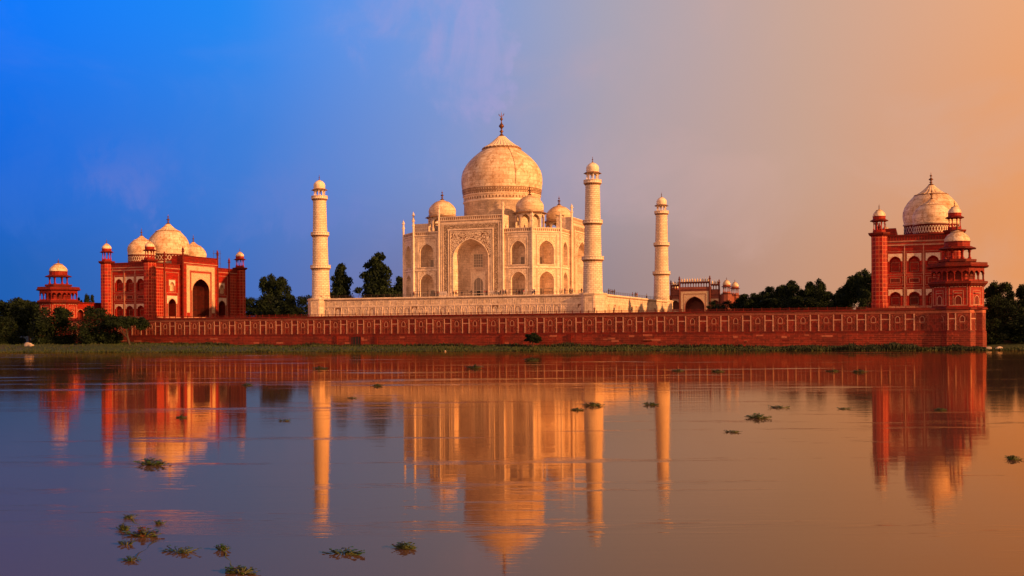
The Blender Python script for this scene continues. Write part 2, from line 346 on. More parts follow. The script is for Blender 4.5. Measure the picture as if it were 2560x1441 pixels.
def kiosk(parent, loc, Rc, zb, zcol, ze, Re, zd, Rd, ztop, fin, mats, cup_mat, style='arch', n=8, slab=None, lotus=True, a0=PI / 8):
    """pavilion: zb slab bottom, zcol column foot, ze eave height, zd drum top, cupola to ztop. mats: 0 wall 1 eave"""
    mb = MB(); ap = Rc * math.cos(PI / n); hw = Rc * math.sin(PI / n)
    sr_ = slab or Rc * 1.12
    mb.lathe([(.01, zb), (sr_, zb), (sr_, zcol - .25), (Rc * 1.03, zcol - .05), (Rc * 1.03, zcol), (.01, zcol)], n, mat=0, smooth=False, a0=a0)
    H = ze - zcol
    for a, fr in oct_frames((0, 0), n, a0 + PI / n):
        if style == 'arch':
            arch_slab(mb, fr, -hw, hw, zcol, ze, 0, hw * 1.56, zcol, zcol + H * .52, zcol + H * .86, ap, Rc * .12, 0)
        else:
            wd = hw * 1.66
            arch_slab(mb, fr, -hw, hw, zcol + H * .66, ze, 0, wd, zcol + H * .66, zcol + H * .68, zcol + H * .90, ap, Rc * .14, 0, 8)
    if style != 'arch':
        for j in range(n):
            a = a0 + 2 * PI * j / n; cx_, cy_ = Rc * .93 * math.cos(a), Rc * .93 * math.sin(a)
            mb.lathe([(.13 * Rc, zcol), (.13 * Rc, zcol + .1 * H), (.065 * Rc, zcol + .14 * H), (.06 * Rc, zcol + .55 * H), (.12 * Rc, zcol + .68 * H)], 6, (cx_, cy_, 0))
    # bracketed sloping eave
    mb.lathe([(Rc * .98, ze - .05), (Re, ze - .18 * (Re - Rc) - .16), (Re + .02, ze - .18 * (Re - Rc) - .06), (Rc * 1.04, ze + .22), (Rd * 1.0, ze + .25)], n, mat=1, smooth=False, a0=a0)
    for j in range(n):
        a = a0 + 2 * PI * j / n
        mb.tube((Rc * math.cos(a), Rc * math.sin(a), ze - .35 * min(1.6, H) ), ((Rc + (Re - Rc) * .7) * math.cos(a), (Rc + (Re - Rc) * .7) * math.sin(a), ze - .18), .09 * Rc ** .5, 5)
    mb.lathe([(Rd, ze + .2), (Rd, zd - .12), (Rd * 1.05, zd - .10), (Rd * 1.05, zd + .02), (Rd * .9, zd + .02)], n * 2 if style != 'arch' else 32, mat=0, smooth=False, a0=a0)
    k_ = mb.build('kiosk', mats, parent, loc)
    h = ztop - zd
    if style == 'col': prof = [(Rd * .98, zd), (Rd * 1.0, zd + .14 * h), (Rd * .96, zd + .30 * h), (Rd * .86, zd + .46 * h), (Rd * .70, zd + .62 * h), (Rd * .52, zd + .76 * h), (Rd * .36, zd + .88 * h)]
    else: prof = [(Rd * .96, zd), (Rd * 1.02, zd + .12 * h), (Rd * 1.03, zd + .28 * h), (Rd * .97, zd + .45 * h), (Rd * .83, zd + .62 * h), (Rd * .62, zd + .78 * h), (Rd * .42, zd + .88 * h)]
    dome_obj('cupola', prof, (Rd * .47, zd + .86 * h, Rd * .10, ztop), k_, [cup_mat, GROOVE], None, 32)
    finial(k_, ztop - .05, fin, Rd * .16)
    return k_

WZ = 0.15          # water level
TZ = 10.4          # top of the riverfront terrace
PZ = 16.2          # top of the marble platform

# ------------------------------------------------------------------ ground and water
def smooth(a, b, x):
    t_ = min(1, max(0, (x - a) / (b - a))); return t_ * t_ * (3 - 2 * t_)
SH = [(-3000, -210), (-600, -150), (-260, -118), (-124, -104), (-38, -92), (32, -79), (95, -68), (125, -66), (160, -64), (400, -64), (3000, -90)]
def shore(x):
    for (a, ya), (b, yb) in zip(SH, SH[1:]):
        if a <= x <= b: return ya + (yb - ya) * (x - a) / (b - a) + 1.6 * math.sin(x * .047 + 1) + 1.0 * math.sin(x * .19) + .5 * math.sin(x * .51)
    return -90
def gnd(x, y):
    d = y - shore(x)
    zf = 1.2 + .9 * smooth(60, 120, abs(x - 10))
    z = -2.5 + (2.62) * smooth(-14, 0, d) + .5 * smooth(0, 8, d) + (zf - .55) * smooth(6, 24, d)
    z += 7 * smooth(60, 66, d) * (1 if -149 < x < 149 else 0) * smooth(-52, -45, y)
    if x <= -149 or x >= 149: z += 7 * smooth(-20, 40, y) * smooth(0, 30, abs(x) - 149)
    z += .12 * math.sin(x * .31 + y * .2) + .08 * math.sin(x * .83 - y * .41)
    return z
xs = sorted(set([-4000, -2500, -1500, -1000, -700, -500, -400] + [-340 + 4 * i for i in range(155)] + [285 + 20 * i for i in range(6)] + [500, 700, 1000, 1500, 2500, 4000]))
ys = sorted(set([-230, -180, -150] + [-135 + 3 * i for i in range(36)] + [-20, -5, 20, 60, 120, 200, 300, 400, 600, 900, 1500, 2500, 5000]))
mb = MB(); nx = len(xs)
for y in ys:
    for x in xs: mb.v.append((x, y, gnd(x, y)))
for j in range(len(ys) - 1):
    for i in range(nx - 1):
        a = j * nx + i; mb.f.append((a, a + 1, a + nx + 1, a + nx)); mb.m.append(0); mb.sm.append(True); mb.uv += [(0, 0)] * 4
GRASSG, b_ = newmat('river_bank_turf')
ob = OBJC(); n1 = NOISE(ob, .12, 6, .6); n2 = NOISE(ob, 1.2, 5, .7)
c = MIX(RANGE(n1, .45, .65), C(.018, .040, .004), C(.040, .038, .010))
c = MIX(MATH('MULTIPLY', RANGE(n2, .45, .7), .6), c, C(.02, .04, .008))
L(c, b_.inputs['Base Color']); b_.inputs['Roughness'].default_value = .9
tag(mb.build('ground', GRASSG), kind='structure')

WATER, b_ = newmat('river_water')
nt.nodes.remove(b_); out_ = [n for n in nt.nodes if n.type == 'OUTPUT_MATERIAL'][0]
ob = OBJC()
mpr = N('ShaderNodeMapping'); mpr.inputs['Rotation'].default_value = (0, 0, -YAW); L(ob, mpr.inputs[0]); rot = mpr.outputs[0]
big = NOISE(rot, 1.0, 3, .5, (.010, .035, 1))
streak = NOISE(rot, 1.0, 6, .72, (.022, .17, 1))
rip = NOISE(rot, 1.0, 5, .55, (.16, .75, 1))
fine = NOISE(rot, 1.0, 4, .65, (.45, 3.0, 1))
wind = RANGE(NOISE(rot, 1.0, 4, .6, (.018, .05, 1)), .50, .66)
patch = RANGE(big, .46, .66); st_ = RANGE(streak, .555, .65)
bp = N('ShaderNodeBump'); bp.inputs['Strength'].default_value = 1; bp.inputs['Distance'].default_value = 1
amp = MATH('ADD', MATH('MULTIPLY', patch, .006), .004)
L(MATH('ADD', MATH('MULTIPLY', rip, amp), MATH('MULTIPLY', fine, MATH('ADD', MATH('MULTIPLY', st_, .014), MATH('ADD', MATH('MULTIPLY', wind, .0022), .0013)))), bp.inputs['Height'])
gl = N('ShaderNodeBsdfGlossy'); gl.inputs['Color'].default_value = C(1, .75, .45)
L(MATH('ADD', MATH('MULTIPLY', st_, .13), MATH('ADD', MATH('MULTIPLY', patch, .025), .032)), gl.inputs['Roughness']); L(bp.outputs[0], gl.inputs['Normal'])
df = N('ShaderNodeBsdfDiffuse'); df.inputs['Color'].default_value = C(.108, .066, .056)
fz = N('ShaderNodeFresnel'); fz.inputs['IOR'].default_value = 1.37; L(bp.outputs[0], fz.inputs['Normal'])
ms = N('ShaderNodeMixShader'); L(fz.outputs[0], ms.inputs[0]); L(df.outputs[0], ms.inputs[1]); L(gl.outputs[0], ms.inputs[2]); L(ms.outputs[0], out_.inputs[0])
mb = MB(); mb.face([(-4000, -2500, WZ), (4000, -2500, WZ), (4000, -20, WZ), (-4000, -20, WZ)])
tag(mb.build('river_water', WATER), kind='structure')

# ------------------------------------------------------------------ riverfront terrace
TX0, TX1, TY = -147.5, 147.5, -56.0
def wall_bays(mb, fr, u0, u1, per, D, zb=5.0):
    n = max(1, round((u1 - u0) / per)); p = (u1 - u0) / n; rnd = random.Random(4)
    for i in range(n):
        a = u0 + i * p; wn = p * .36
        # narrow bay with a dark blind door
        for x in (a, a + wn): mb.box(fr, x - .13, x + .13, D, D + .10, zb, 9.25, 1, False, False)
        for zz in (zb + .1, 6.4, 7.7, 8.9):
            for x in (a, a + wn): mb.box(fr, x - .2, x + .2, D + .1, D + .14, zz, zz + .18, 1, False)
        mb.box(fr, a + .13, a + wn - .13, D, D + .07, 7.75, 7.95, 1, False)
        mb.rect(fr, a + .30, a + wn - .30, 8.15, 9.05, D + .03, 2)
        arch_wall(mb, fr, a + .28, a + wn - .28, zb, 7.7, a + wn / 2, wn - 1.0, zb, 6.8, 7.35, D + .03, 0, 6)
        mb.rect(fr, a + .52, a + wn - .52, zb, 7.3, D + .012, 2 if rnd.random() < .8 else 0)
        # wide bay with small arched niche, side panels and two rosettes
        b0, b1 = a + wn, a + p; c_ = (b0 + b1) / 2
        mb.frame(fr, b0 + .32, b1 - .32, zb + .1, 9.1, .06, D, .05, 4)
        for x in (b0 + .62, b1 - .62): mb.box(fr, x - .11, x + .11, D, D + .14, 8.62, 8.84, 3, False)
        k_ = rnd.random()
        arch_rim(mb, fr, c_, .95, 7.2, 7.9, 8.55, D, .07, .11, 1, 8)
        mb.rect(fr, c_ - .35, c_ + .35, 7.25, 8.1, D + .02, 2)
        mb.box(fr, c_ - .62, c_ + .62, D, D + .08, 7.02, 7.14, 1, False)
        arch_rim(mb, fr, c_, 2.4, 8.1, 8.2, 9.0, D, .05, .06, 4, 8)
        mb.rect(fr, c_ - .42, c_ + .42, zb + .1, 6.7, D + .025, 2)
        mb.frame(fr, c_ - .52, c_ + .52, zb + .1, 6.8, .08, D, .06, 4, False)
        for sg in (-1, 1):
            for zz in (zb + .35, 6.05, 7.35):
                uu = c_ + sg * .98
                mb.frame(fr, uu - .24, uu + .24, zz, zz + .95, .06, D, .05, 4)
                mb.rect(fr, uu - .18, uu + .18, zz + .06, zz + .89, D + .02, 2)
FT = Fr(0, TY)
mb = MB()
wall_bays(mb, FT, TX0 + 12, TX1 - 12, 5.72, 0)
mb.rect(FT, TX0, TX1, 4.5, 9.3, 0, 0)
mb.box(FT, TX0, TX1, 0, .22, 4.45, 4.85, 2, False)
mb.box(FT, TX0, TX1, 0, .16, 9.3, 10.0, 3, False)
for sx_ in (TX0, TX1):
    mb.face([(sx_, TY, -1), (sx_, 56, -1), (sx_, 56, TZ), (sx_, TY, TZ)], 0)
terr = mb.build('panelled_wall', [WALLR, WHITEL, REDD, PINK, LINED])
T_ = empty('riverfront_terrace', (0, TY, 1)); tag(T_, 'long red sandstone terrace wall with panelled bays above the grassy river bank', 'terrace wall')
terr.parent = T_; terr.location = (0, -TY, -1)
def under(o, root):
    o.parent = root; o.location = Vector(o.location) - Vector(root.location); return o
m2 = MB(); m2.box(FT, TX0, TX1, -1, .30, -1, 4.45, 0, False)
rnd = random.Random(7)
for i in range(40):                       # patched, slightly proud stones
    u = rnd.uniform(TX0 + 6, TX1 - 10); z_ = rnd.uniform(1.8, 3.9); m2.box(FT, u, u + rnd.uniform(.8, 3.0), .30, .33, z_, z_ + rnd.choice((.35, .5)), rnd.choice((1, 1, 2)), False)
under(m2.build('base_courses', [REDW, PINK, REDD]), T_)
m3 = MB(); m3.box(FT, TX0, TX1, 0, .55, 10.0, 10.22, 0, False); m3.box(FT, TX0, TX1, 0, .38, 10.22, 10.5, 0, False)
under(m3.build('cornice', [REDD]), T_)
m4 = MB()
m4.box(FT, TX0, TX1, -.1, 0.0, 10.95, 11.05, 0); m4.box(FT, TX0, TX1, -.1, 0.0, 10.70, 10.78, 0)
for i in range(125): u = TX0 + i * 2.37; m4.box(FT, u, u + .16, -.16, .02, 10.42, 11.22, 0)
under(m4.build('railing', [REDD]), T_)
m5 = MB(); m5.face([(TX0, TY, TZ), (TX1, TY, TZ), (TX1, 57, TZ), (TX0, 57, TZ)]); under(m5.build('paving', [REDW]), T_)
for u, w_ in ((-26.4, 3.2), ):
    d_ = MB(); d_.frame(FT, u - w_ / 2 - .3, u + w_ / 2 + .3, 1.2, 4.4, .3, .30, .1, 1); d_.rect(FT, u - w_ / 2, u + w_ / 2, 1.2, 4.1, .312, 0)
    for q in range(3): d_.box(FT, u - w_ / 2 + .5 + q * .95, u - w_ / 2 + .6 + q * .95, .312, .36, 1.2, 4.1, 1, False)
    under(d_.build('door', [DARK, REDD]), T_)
for u, w_ in ((-33, .5), (-19.5, .9), (21, .9), (41.5, 1.1)):
    d_ = MB(); d_.box(FT, u - w_ / 2, u + w_ / 2, .30, .62, 1.1, 4.45, 0, False); under(d_.build('buttress', [REDD]), T_)

# ------------------------------------------------------------------ marble platform
M_ = empty('marble_platform', (0, 0, TZ)); tag(M_, 'low white marble platform with blind arches that carries the mausoleum and its minarets', 'platform')
PH = 47.6
mb = MB(); h_ = PZ - TZ
for k_ in range(4):
    a = k_ * PI / 2; d = (math.sin(a), -math.cos(a)); fr = Fr(0, 0, (-d[1], d[0]), d)
    mb.rect(fr, -PH, PH, 0, h_, PH, 0)
    mb.box(fr, -PH, PH, PH, PH + .22, 0, .35, 1, False); mb.box(fr, -PH, PH, PH, PH + .14, 2.95, 3.15, 1, False)
    mb.box(fr, -PH, PH, PH, PH + .30, h_ - .42, h_ - .12, 1, False); mb.box(fr, -PH, PH, PH, PH + .16, h_ - .75, h_ - .62, 2, False)
    n_ = 36; p_ = 2 * (PH - 4.2) / n_
    for i in range(n_):
        u = -PH + 4.2 + (i + .5) * p_
        mb.box(fr, u - p_ / 2 - .07, u - p_ / 2 + .07, PH, PH + .10, .35, 2.95, 1, False)
        mb.frame(fr, u - p_ * .42, u + p_ * .42, 3.35, 4.75, .07, PH, .06, 1)
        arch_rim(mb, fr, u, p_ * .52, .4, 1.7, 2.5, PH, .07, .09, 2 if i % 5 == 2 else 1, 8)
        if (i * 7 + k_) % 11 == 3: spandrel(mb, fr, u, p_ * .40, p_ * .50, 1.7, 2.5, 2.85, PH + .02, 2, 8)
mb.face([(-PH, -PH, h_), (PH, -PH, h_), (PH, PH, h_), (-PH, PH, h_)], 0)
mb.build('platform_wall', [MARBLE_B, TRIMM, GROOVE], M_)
for sx_ in (-1, 1):
    for sy_ in (-1, 1):
        q = MB(); r_ = 4.15
        q.lathe([(r_ + .2, 0), (r_ + .2, .35), (r_, .4), (r_, h_ - .42), (r_ + .3, h_ - .40), (r_ + .3, h_ - .12), (r_, h_ - .1), (r_, h_ + .12), (.01, h_ + .12)], 8, (sx_ * 45, sy_ * 45, 0), smooth=False, a0=PI / 8)
        for a, fr in oct_frames((sx_ * 45, sy_ * 45), 8):
            q.frame(fr, -1.25, 1.25, .7, h_ - .9, .1, r_ * math.cos(PI / 8), .05, 1)
        q.build('corner_bastion', [MARBLE_B, TRIMM], M_)
m6 = MB()
for k_ in range(4):
    a = k_ * PI / 2; d = (math.sin(a), -math.cos(a)); fr = Fr(0, 0, (-d[1], d[0]), d)
    for z_ in (.45, .85): m6.box(fr, -PH + 4, PH - 4, PH - .12, PH - .06, h_ + z_, h_ + z_ + .05)
    for i in range(40): u = -PH + 4 + i * 2.24; m6.box(fr, u, u + .08, PH - .13, PH - .05, h_, h_ + .95)
m6.build('railing', [STEEL], M_)

# ------------------------------------------------------------------ minarets
def minaret(loc, label):
    t_ = empty('minaret', loc); tag(t_, label, 'minaret', 'white marble minarets at the platform corners')
    mb = MB(); mb.lathe([(2.98, 0), (2.95, .5), (2.86, .55), (2.70, 9.3), (2.55, 9.5), (2.52, 10.4), (2.36, 19.9), (2.30, 20.8), (2.08, 31.3), (2.05, 32)], 48, ru=2.6)
    mb.build('shaft', [MARBLE_T], t_)
    for zz, r in ((9.9, 2.68), (20.4, 2.36), (32.0, 2.06)):
        q = MB()
        q.lathe([(r, zz - 1.0), (r + .10, zz - .85), (r + .10, zz - .7)], 40, mat=1)
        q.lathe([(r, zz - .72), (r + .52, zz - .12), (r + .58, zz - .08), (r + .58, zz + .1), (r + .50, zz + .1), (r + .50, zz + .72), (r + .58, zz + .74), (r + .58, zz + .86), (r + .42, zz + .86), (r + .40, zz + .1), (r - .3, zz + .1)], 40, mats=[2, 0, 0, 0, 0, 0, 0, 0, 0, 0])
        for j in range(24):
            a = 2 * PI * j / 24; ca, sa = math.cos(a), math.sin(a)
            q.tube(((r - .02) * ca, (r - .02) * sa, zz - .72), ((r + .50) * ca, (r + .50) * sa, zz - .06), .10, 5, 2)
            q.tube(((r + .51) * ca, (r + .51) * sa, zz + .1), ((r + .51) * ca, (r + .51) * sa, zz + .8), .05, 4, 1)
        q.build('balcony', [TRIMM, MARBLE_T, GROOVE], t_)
    kiosk(t_, (0, 0, 0), 1.78, 32.0, 32.6, 35.0, 2.62, 35.7, 1.80, 38.0, 1.9, [TRIMM, GROOVE], TRIMM)
    return t_
min0 = minaret((-45, -45, PZ), 'white marble minaret left of the mausoleum, rising against blue sky beside a dark pointed tree')
for loc, lab in (((45, -45, PZ), 'tallest looking white marble minaret, overlapping the right side of the mausoleum'),
                 ((45, 45, PZ), 'slimmer white marble minaret at the far right platform corner, next to the red gateway'),
                 ((-45, 45, PZ), 'white marble minaret hidden behind the mausoleum at the far left corner of the platform')):
    m = copy_tree(min0, None, loc); m['label'] = lab
for o in scene.objects:
    if o.name.startswith('minaret'):
        sx_ = 1 if o.location.x > 0 else -1; sy_ = 1 if o.location.y > 0 else -1
        o.rotation_euler = (-sy_ * R(.25), sx_ * R(.35), 0)

# ------------------------------------------------------------------ mausoleum
MA = empty('mausoleum', (0, 0, PZ)); tag(MA, 'large white marble mausoleum with an onion dome, arched portals and roof kiosks', 'mausoleum')
B, CC, PW, PD, PT, BT = 27.5, 20.5, 10.9, .9, 26.2, 21.8
roofm = MB()
for k_ in range(4):
    a = k_ * PI / 2; d = (math.sin(a), -math.cos(a)); u_ = (-d[1], d[0]); fr = Fr(0, 0, u_, d)
    p = MB(); D = B + PD                                     # the portal
    zs, za, hw = 12.6, 18.85, 6.0
    arch_wall(p, fr, -PW, PW, 0, PT, 0, hw * 2, .25, zs, za, D, 0, 24)
    niche(p, fr, 0, hw * 2, .25, zs, za, D, 6.6, .50, .16, 0, 0, 24, drop=.25)
    for sg in (-1, 1): p.face([fr(sg * PW, D, 0), fr(sg * PW, B - 4.5, 0), fr(sg * PW, B - 4.5, PT), fr(sg * PW, D, PT)])
    p.face([fr(-PW, B - 4.5, BT - 1), fr(PW, B - 4.5, BT - 1), fr(PW, B - 4.5, PT), fr(-PW, B - 4.5, PT)])
    p.face([fr(-PW, B - 4.5, PT - .6), fr(PW, B - 4.5, PT - .6), fr(PW, D, PT - .6), fr(-PW, D, PT - .6)])
    p.box(fr, -PW, PW, D, D + .18, PT - 1.35, PT - 1.15, 1, False); p.box(fr, -PW, PW, D, D + .12, PT - .18, PT, 1, False)
    p.box(fr, -PW, PW, D, D + .12, PT - 2.35, PT - 2.2, 1, False)
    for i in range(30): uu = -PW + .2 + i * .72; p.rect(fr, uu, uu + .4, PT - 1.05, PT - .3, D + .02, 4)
    p.box(fr, -PW, PW, D, D + .2, 0, .5, 1, False)
    for sg in (-1, 1):
        u0, u1 = sorted((sg * 8.0, sg * 9.3)); p.box(fr, u0, u1, D, D + .03, 1.7, 23.5, 3, False)
    p.box(fr, -8.0, 8.0, D, D + .03, 22.2, 23.5, 3, False)
    p.frame(fr, -10.3, 10.3, 1.1, 24.1, .12, D, .14, 1, False); p.frame(fr, -9.65, 9.65, 1.3, 23.85, .10, D, .10, 1); p.frame(fr, -10.02, 10.02, 1.1, 23.98, .12, D, .04, 4, False); p.frame(fr, -7.42, 7.42, .5, 21.62, .16, D, .05, 4, False); p.frame(fr, -10.8, 10.8, .5, 24.6, .13, D, .05, 4, False)
    p.frame(fr, -7.75, 7.75, .5, 21.95, .22, D, .16, 1, False); p.frame(fr, -7.05, 7.05, .5, 21.3, .14, D, .12, 1, False)
    spandrel(p, fr, 0, 6.85, hw * 2 + .5, zs, za + .3, 20.95, D + .02, 2, 24)
    arch_rim(p, fr, 0, hw * 2, .5, zs, za, D, .12, .22, 1, 24)
    o = p.build('portal', [MARBLE, TRIMM, INLAY, SCRIPT, GROOVE], MA)
    Db = D - 6.6                                             # lattice window above, door below
    q = MB(); q.frame(fr, -1.75, 1.75, 10.0, 14.5, .2, Db, .18, 1); q.rect(fr, -1.55, 1.55, 10.2, 14.3, Db + .06, 0)
    for i in range(1, 4): q.box(fr, -1.55 + i * .775 - .05, -1.55 + i * .775 + .05, Db + .06, Db + .13, 10.2, 14.3, 1, False)
    for i in range(1, 5): q.box(fr, -1.55, 1.55, Db + .06, Db + .12, 10.2 + i * .82 - .05, 10.2 + i * .82 + .05, 1, False)
    q.build('window', [LATTICE, TRIMM], o)
    q = MB(); q.frame(fr, -2.5, 2.5, .25, 8.7, .35, Db, .3, 1, False); arch_wall(q, fr, -2.15, 2.15, .25, 8.35, 0, 3.1, .25, 5.0, 6.7, Db + .12, 1, 10)
    P_ = [fr(-1.55, Db + .05, .25)] + [fr(x, Db + .05, z) for x, z in arch_pts(3.1, 5.0, 6.7, 10)] + [fr(1.55, Db + .05, .25)]
    q.face(P_, 0)
    for x in (-.75, .75): q.box(fr, x - .06, x + .06, Db + .05, Db + .15, .25, 6.2, 1, False)
    q.box(fr, -1.5, 1.5, Db + .05, Db + .14, 2.45, 2.6, 1, False); q.rect(fr, -.65, .65, .27, 2.4, Db + .08, 2)
    q.build('door', [LATTICE, TRIMM, DARK], o)
    # wings either side of the portal and the chamfered corner
    wl = MB()
    def bay(fr2, u0, u1, uc, wd, D2, deep, tp):
        arch_wall(wl, fr2, u0, u1, 0, 9.2, uc, wd, .3, 5.3, 8.05, D2, 0); arch_wall(wl, fr2, u0, u1, 9.2, BT, uc, wd, 10.3, 14.9, 17.75, D2, 0)
        for zb_, zs_, za_ in ((.3, 5.3, 8.05), (10.3, 14.9, 17.75)):
            niche(wl, fr2, uc, wd, zb_, zs_, za_, D2, deep, tp, .25, 0, 0, drop=.3)
            arch_rim(wl, fr2, uc, wd, zb_, zs_, za_, D2, .09, .14, 1)
            spandrel(wl, fr2, uc, wd / 2 + .45, wd + .35, zs_, za_ + .22, za_ + .95, D2 + .015, 2)
            wl.frame(fr2, uc - wd / 2 - .8, uc + wd / 2 + .8, zb_ - .3 if zb_ > 1 else .0, za_ + 1.25, .12, D2, .12, 1, zb_ > 1)
        wl.frame(fr2, uc - wd / 2 - 1.25, uc + wd / 2 + 1.25, .4, 20.2, .10, D2, .08, 1, False)
        wl.frame(fr2, uc - wd / 2 - 1.02, uc + wd / 2 + 1.02, 9.75, 19.6, .06, D2, .05, 4)
        wl.box(fr2, u0, u1, D2, D2 + .16, 9.1, 9.4, 1, False); wl.box(fr2, u0, u1, D2, D2 + .05, 8.95, 9.08, 4, False); wl.box(fr2, u0, u1, D2, D2 + .05, 20.22, 20.34, 4, False)
        for sg2 in (-1, 1): wl.box(fr2, uc + sg2 * (wd / 2 + .93) - .06, uc + sg2 * (wd / 2 + .93) + .06, D2, D2 + .04, .4, 8.9, 4, False)
        wl.box(fr2, u0, u1, D2, D2 + .20, 0, .32, 1, False); wl.box(fr2, u0, u1, D2, D2 + .22, 20.35, 20.6, 1, False)
        wl.box(fr2, u0, u1, D2, D2 + .12, BT - .16, BT, 1, False)
        n_ = int((u1 - u0) / .7)
        for i in range(n_): uu = u0 + .15 + i * .7; wl.rect(fr2, uu, uu + .38, 20.75, BT - .3, D2 + .02, 4)
    for sg in (-1, 1):
        u0, u1 = sorted((sg * PW, sg * CC)); bay(fr, u0, u1, sg * 15.75, 4.9, B, 4.2, .6)
    dd = (d[0] + u_[0], d[1] + u_[1]); l_ = math.hypot(*dd); d2 = (dd[0] / l_, dd[1] / l_); fr2 = Fr(0, 0, (-d2[1], d2[0]), d2)
    hl = (B - CC) / math.sqrt(2); bay(fr2, -hl, hl, 0, 5.1, (B + CC) / math.sqrt(2), 4.4, .5)
    ow = wl.build('wall', [MARBLE, TRIMM, INLAY_S, SCRIPT, GROOVE], MA)
    for fr_, uc, D2, dp in ((fr, -15.75, B, 4.2), (fr, 15.75, B, 4.2), (fr2, 0, (B + CC) / math.sqrt(2), 4.4)):
        for zb_ in (.32, 10.35):
            q = MB(); q.rect(fr_, uc - .62, uc + .62, zb_, zb_ + 2.5, D2 - dp + .06, 0); q.frame(fr_, uc - .75, uc + .75, zb_, zb_ + 2.65, .13, D2 - dp, .12, 1, False)
            q.build('window', [LATTICE, TRIMM], ow)
roofm.face([(B, -CC, BT - 1), (B, CC, BT - 1), (CC, B, BT - 1), (-CC, B, BT - 1), (-B, CC, BT - 1), (-B, -CC, BT - 1), (-CC, -B, BT - 1), (CC, -B, BT - 1)])
roofm.build('roof', [MARBLE_B], MA)
def pinnacle(par, x, y, z0, z1, r, mats, bands=True):
    mb = MB(); mb.lathe([(r, z0), (r, z1 - 3.2), (r * 1.5, z1 - 3.0), (r * 1.5, z1 - 2.7), (r * .95, z1 - 2.6), (r * .85, z1 - 1.6), (r * 1.7, z1 - 1.5), (r * 1.7, z1 - 1.3), (r * .8, z1 - 1.2), (r * 1.1, z1 - .9), (r * .7, z1 - .6), (r * .2, z1 - .4), (.02, z1)], 8, (x, y, 0), smooth=False)
    mb.build('pinnacle', mats, par)
for k_ in range(4):
    a = k_ * PI / 2; d = (math.sin(a), -math.cos(a)); fr = Fr(0, 0, (-d[1], d[0]), d)
    for sg in (-1, 1):
        x, y, _ = fr(sg * (PW + .12), B + PD - .1, 0); pinnacle(MA, x, y, 0, 30.6, .34, [TRIMM])
        x, y, _ = fr(sg * CC, B + .02, 0); pinnacle(MA, x, y, 0, 26.8, .34, [TRIMM])
        x, y, _ = fr(sg * (CC - .0), B + .02, 0)
q = MB(); q.lathe([(13.0, 20.8), (13.0, 32.8), (13.35, 33.0), (13.35, 33.35), (13.0, 33.5)], 72, mats=[0, 1, 1, 1])
q.build('drum', [MARBLE_B, TRIMM], MA)
dm = MB()
prof = [(12.95, 33.5), (13.1, 34.6), (13.3, 35.5), (13.3, 35.9), (13.5, 36.9), (13.65, 38.0), (13.85, 39.6), (13.88, 41.0), (13.75, 42.4), (13.35, 43.9), (12.75, 45.1), (12.0, 46.3), (11.0, 47.5), (9.8, 48.7), (8.5, 49.8), (7.2, 50.8), (6.1, 51.7), (5.7, 52.1)]
dm.lathe(prof, 96, mat=0)
for i in range(72):
    a = 2 * PI * (i + .5) / 72; d = (math.cos(a), math.sin(a)); fr = Fr(0, 0, (-d[1], d[0]), d)
    arch_rim(dm, fr, 0, .62, 33.75, 34.3, 34.9, 13.04, .12, .12, 1, 5); dm.rect(fr, -.26, .26, 33.75, 34.45, 13.10, 3)
    dm.box(fr, -.57, .57, 13.22, 13.42, 35.15, 35.35, 1, True)
for i in range(96):
    a = 2 * PI * i / 96; d = (math.cos(a), math.sin(a)); fr = Fr(0, 0, (-d[1], d[0]), d)
    dm.face([fr(-.3, 13.42, 35.75), fr(0, 13.44, 35.45), fr(.3, 13.44, 35.75), fr(0, 13.50, 36.1)], 3)
    dm.face([fr(-.44, 13.50, 36.2), fr(.44, 13.50, 36.2), fr(.44, 13.56, 36.45), fr(-.44, 13.56, 36.45)], 3)
    dm.face([fr(-.3, 13.60, 36.75), fr(0, 13.62, 36.5), fr(.3, 13.62, 36.75), fr(0, 13.66, 37.1)], 3)
    dm.face([fr(-.44, 13.66, 37.15), fr(.44, 13.66, 37.15), fr(.44, 13.70, 37.35), fr(-.44, 13.70, 37.35)], 3)
# lightning conductor running down the dome
ca = R(-50)
for (r0, z0), (r1, z1) in zip(prof[5:], prof[6:]):
    dm.tube((r0 * 1.004 * math.cos(ca), r0 * 1.004 * math.sin(ca), z0), (r1 * 1.004 * math.cos(ca), r1 * 1.004 * math.sin(ca), z1), .07, 5, 3)
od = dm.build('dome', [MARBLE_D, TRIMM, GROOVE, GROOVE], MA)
m2 = MB(); nn = 168; rows = 8
for i in range(rows + 1):
    t_ = i / rows; r = 6.35 + (1.15 - 6.35) * t_ ** .82; z = 52.1 + 3.9 * (t_ ** 1.2)
    for j in range(nn):
        a = 2 * PI * j / nn; rr = r * (1 + .09 * abs(math.sin(a * 14))); zz = z - (.7 * (.5 - .5 * math.cos(a * 28)) if i == 0 else 0)
        m2.v.append((rr * math.cos(a), rr * math.sin(a), zz))
for i in range(rows):
    for j in range(nn):
        j2 = (j + 1) % nn; m2.f.append((i * nn + j, i * nn + j2, (i + 1) * nn + j2, (i + 1) * nn + j)); m2.m.append(0); m2.sm.append(False); m2.uv += [(0, 0), (.1, 0), (.1, .1), (0, .1)]
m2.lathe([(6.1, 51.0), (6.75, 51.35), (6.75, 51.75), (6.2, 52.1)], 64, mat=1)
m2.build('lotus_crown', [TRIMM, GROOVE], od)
finial(od, 55.6, 9.0, 1.15, crescent=True)
for sx_ in (-1, 1):
    for sy_ in (-1, 1):
        kiosk(MA, (sx_ * 15.5, sy_ * 15.5, 0), 4.75, 20.9, 22.5, 27.6, 5.75, 28.3, 4.45, 33.4, 3.4, [MARBLE_B, GROOVE], MARBLE_D)
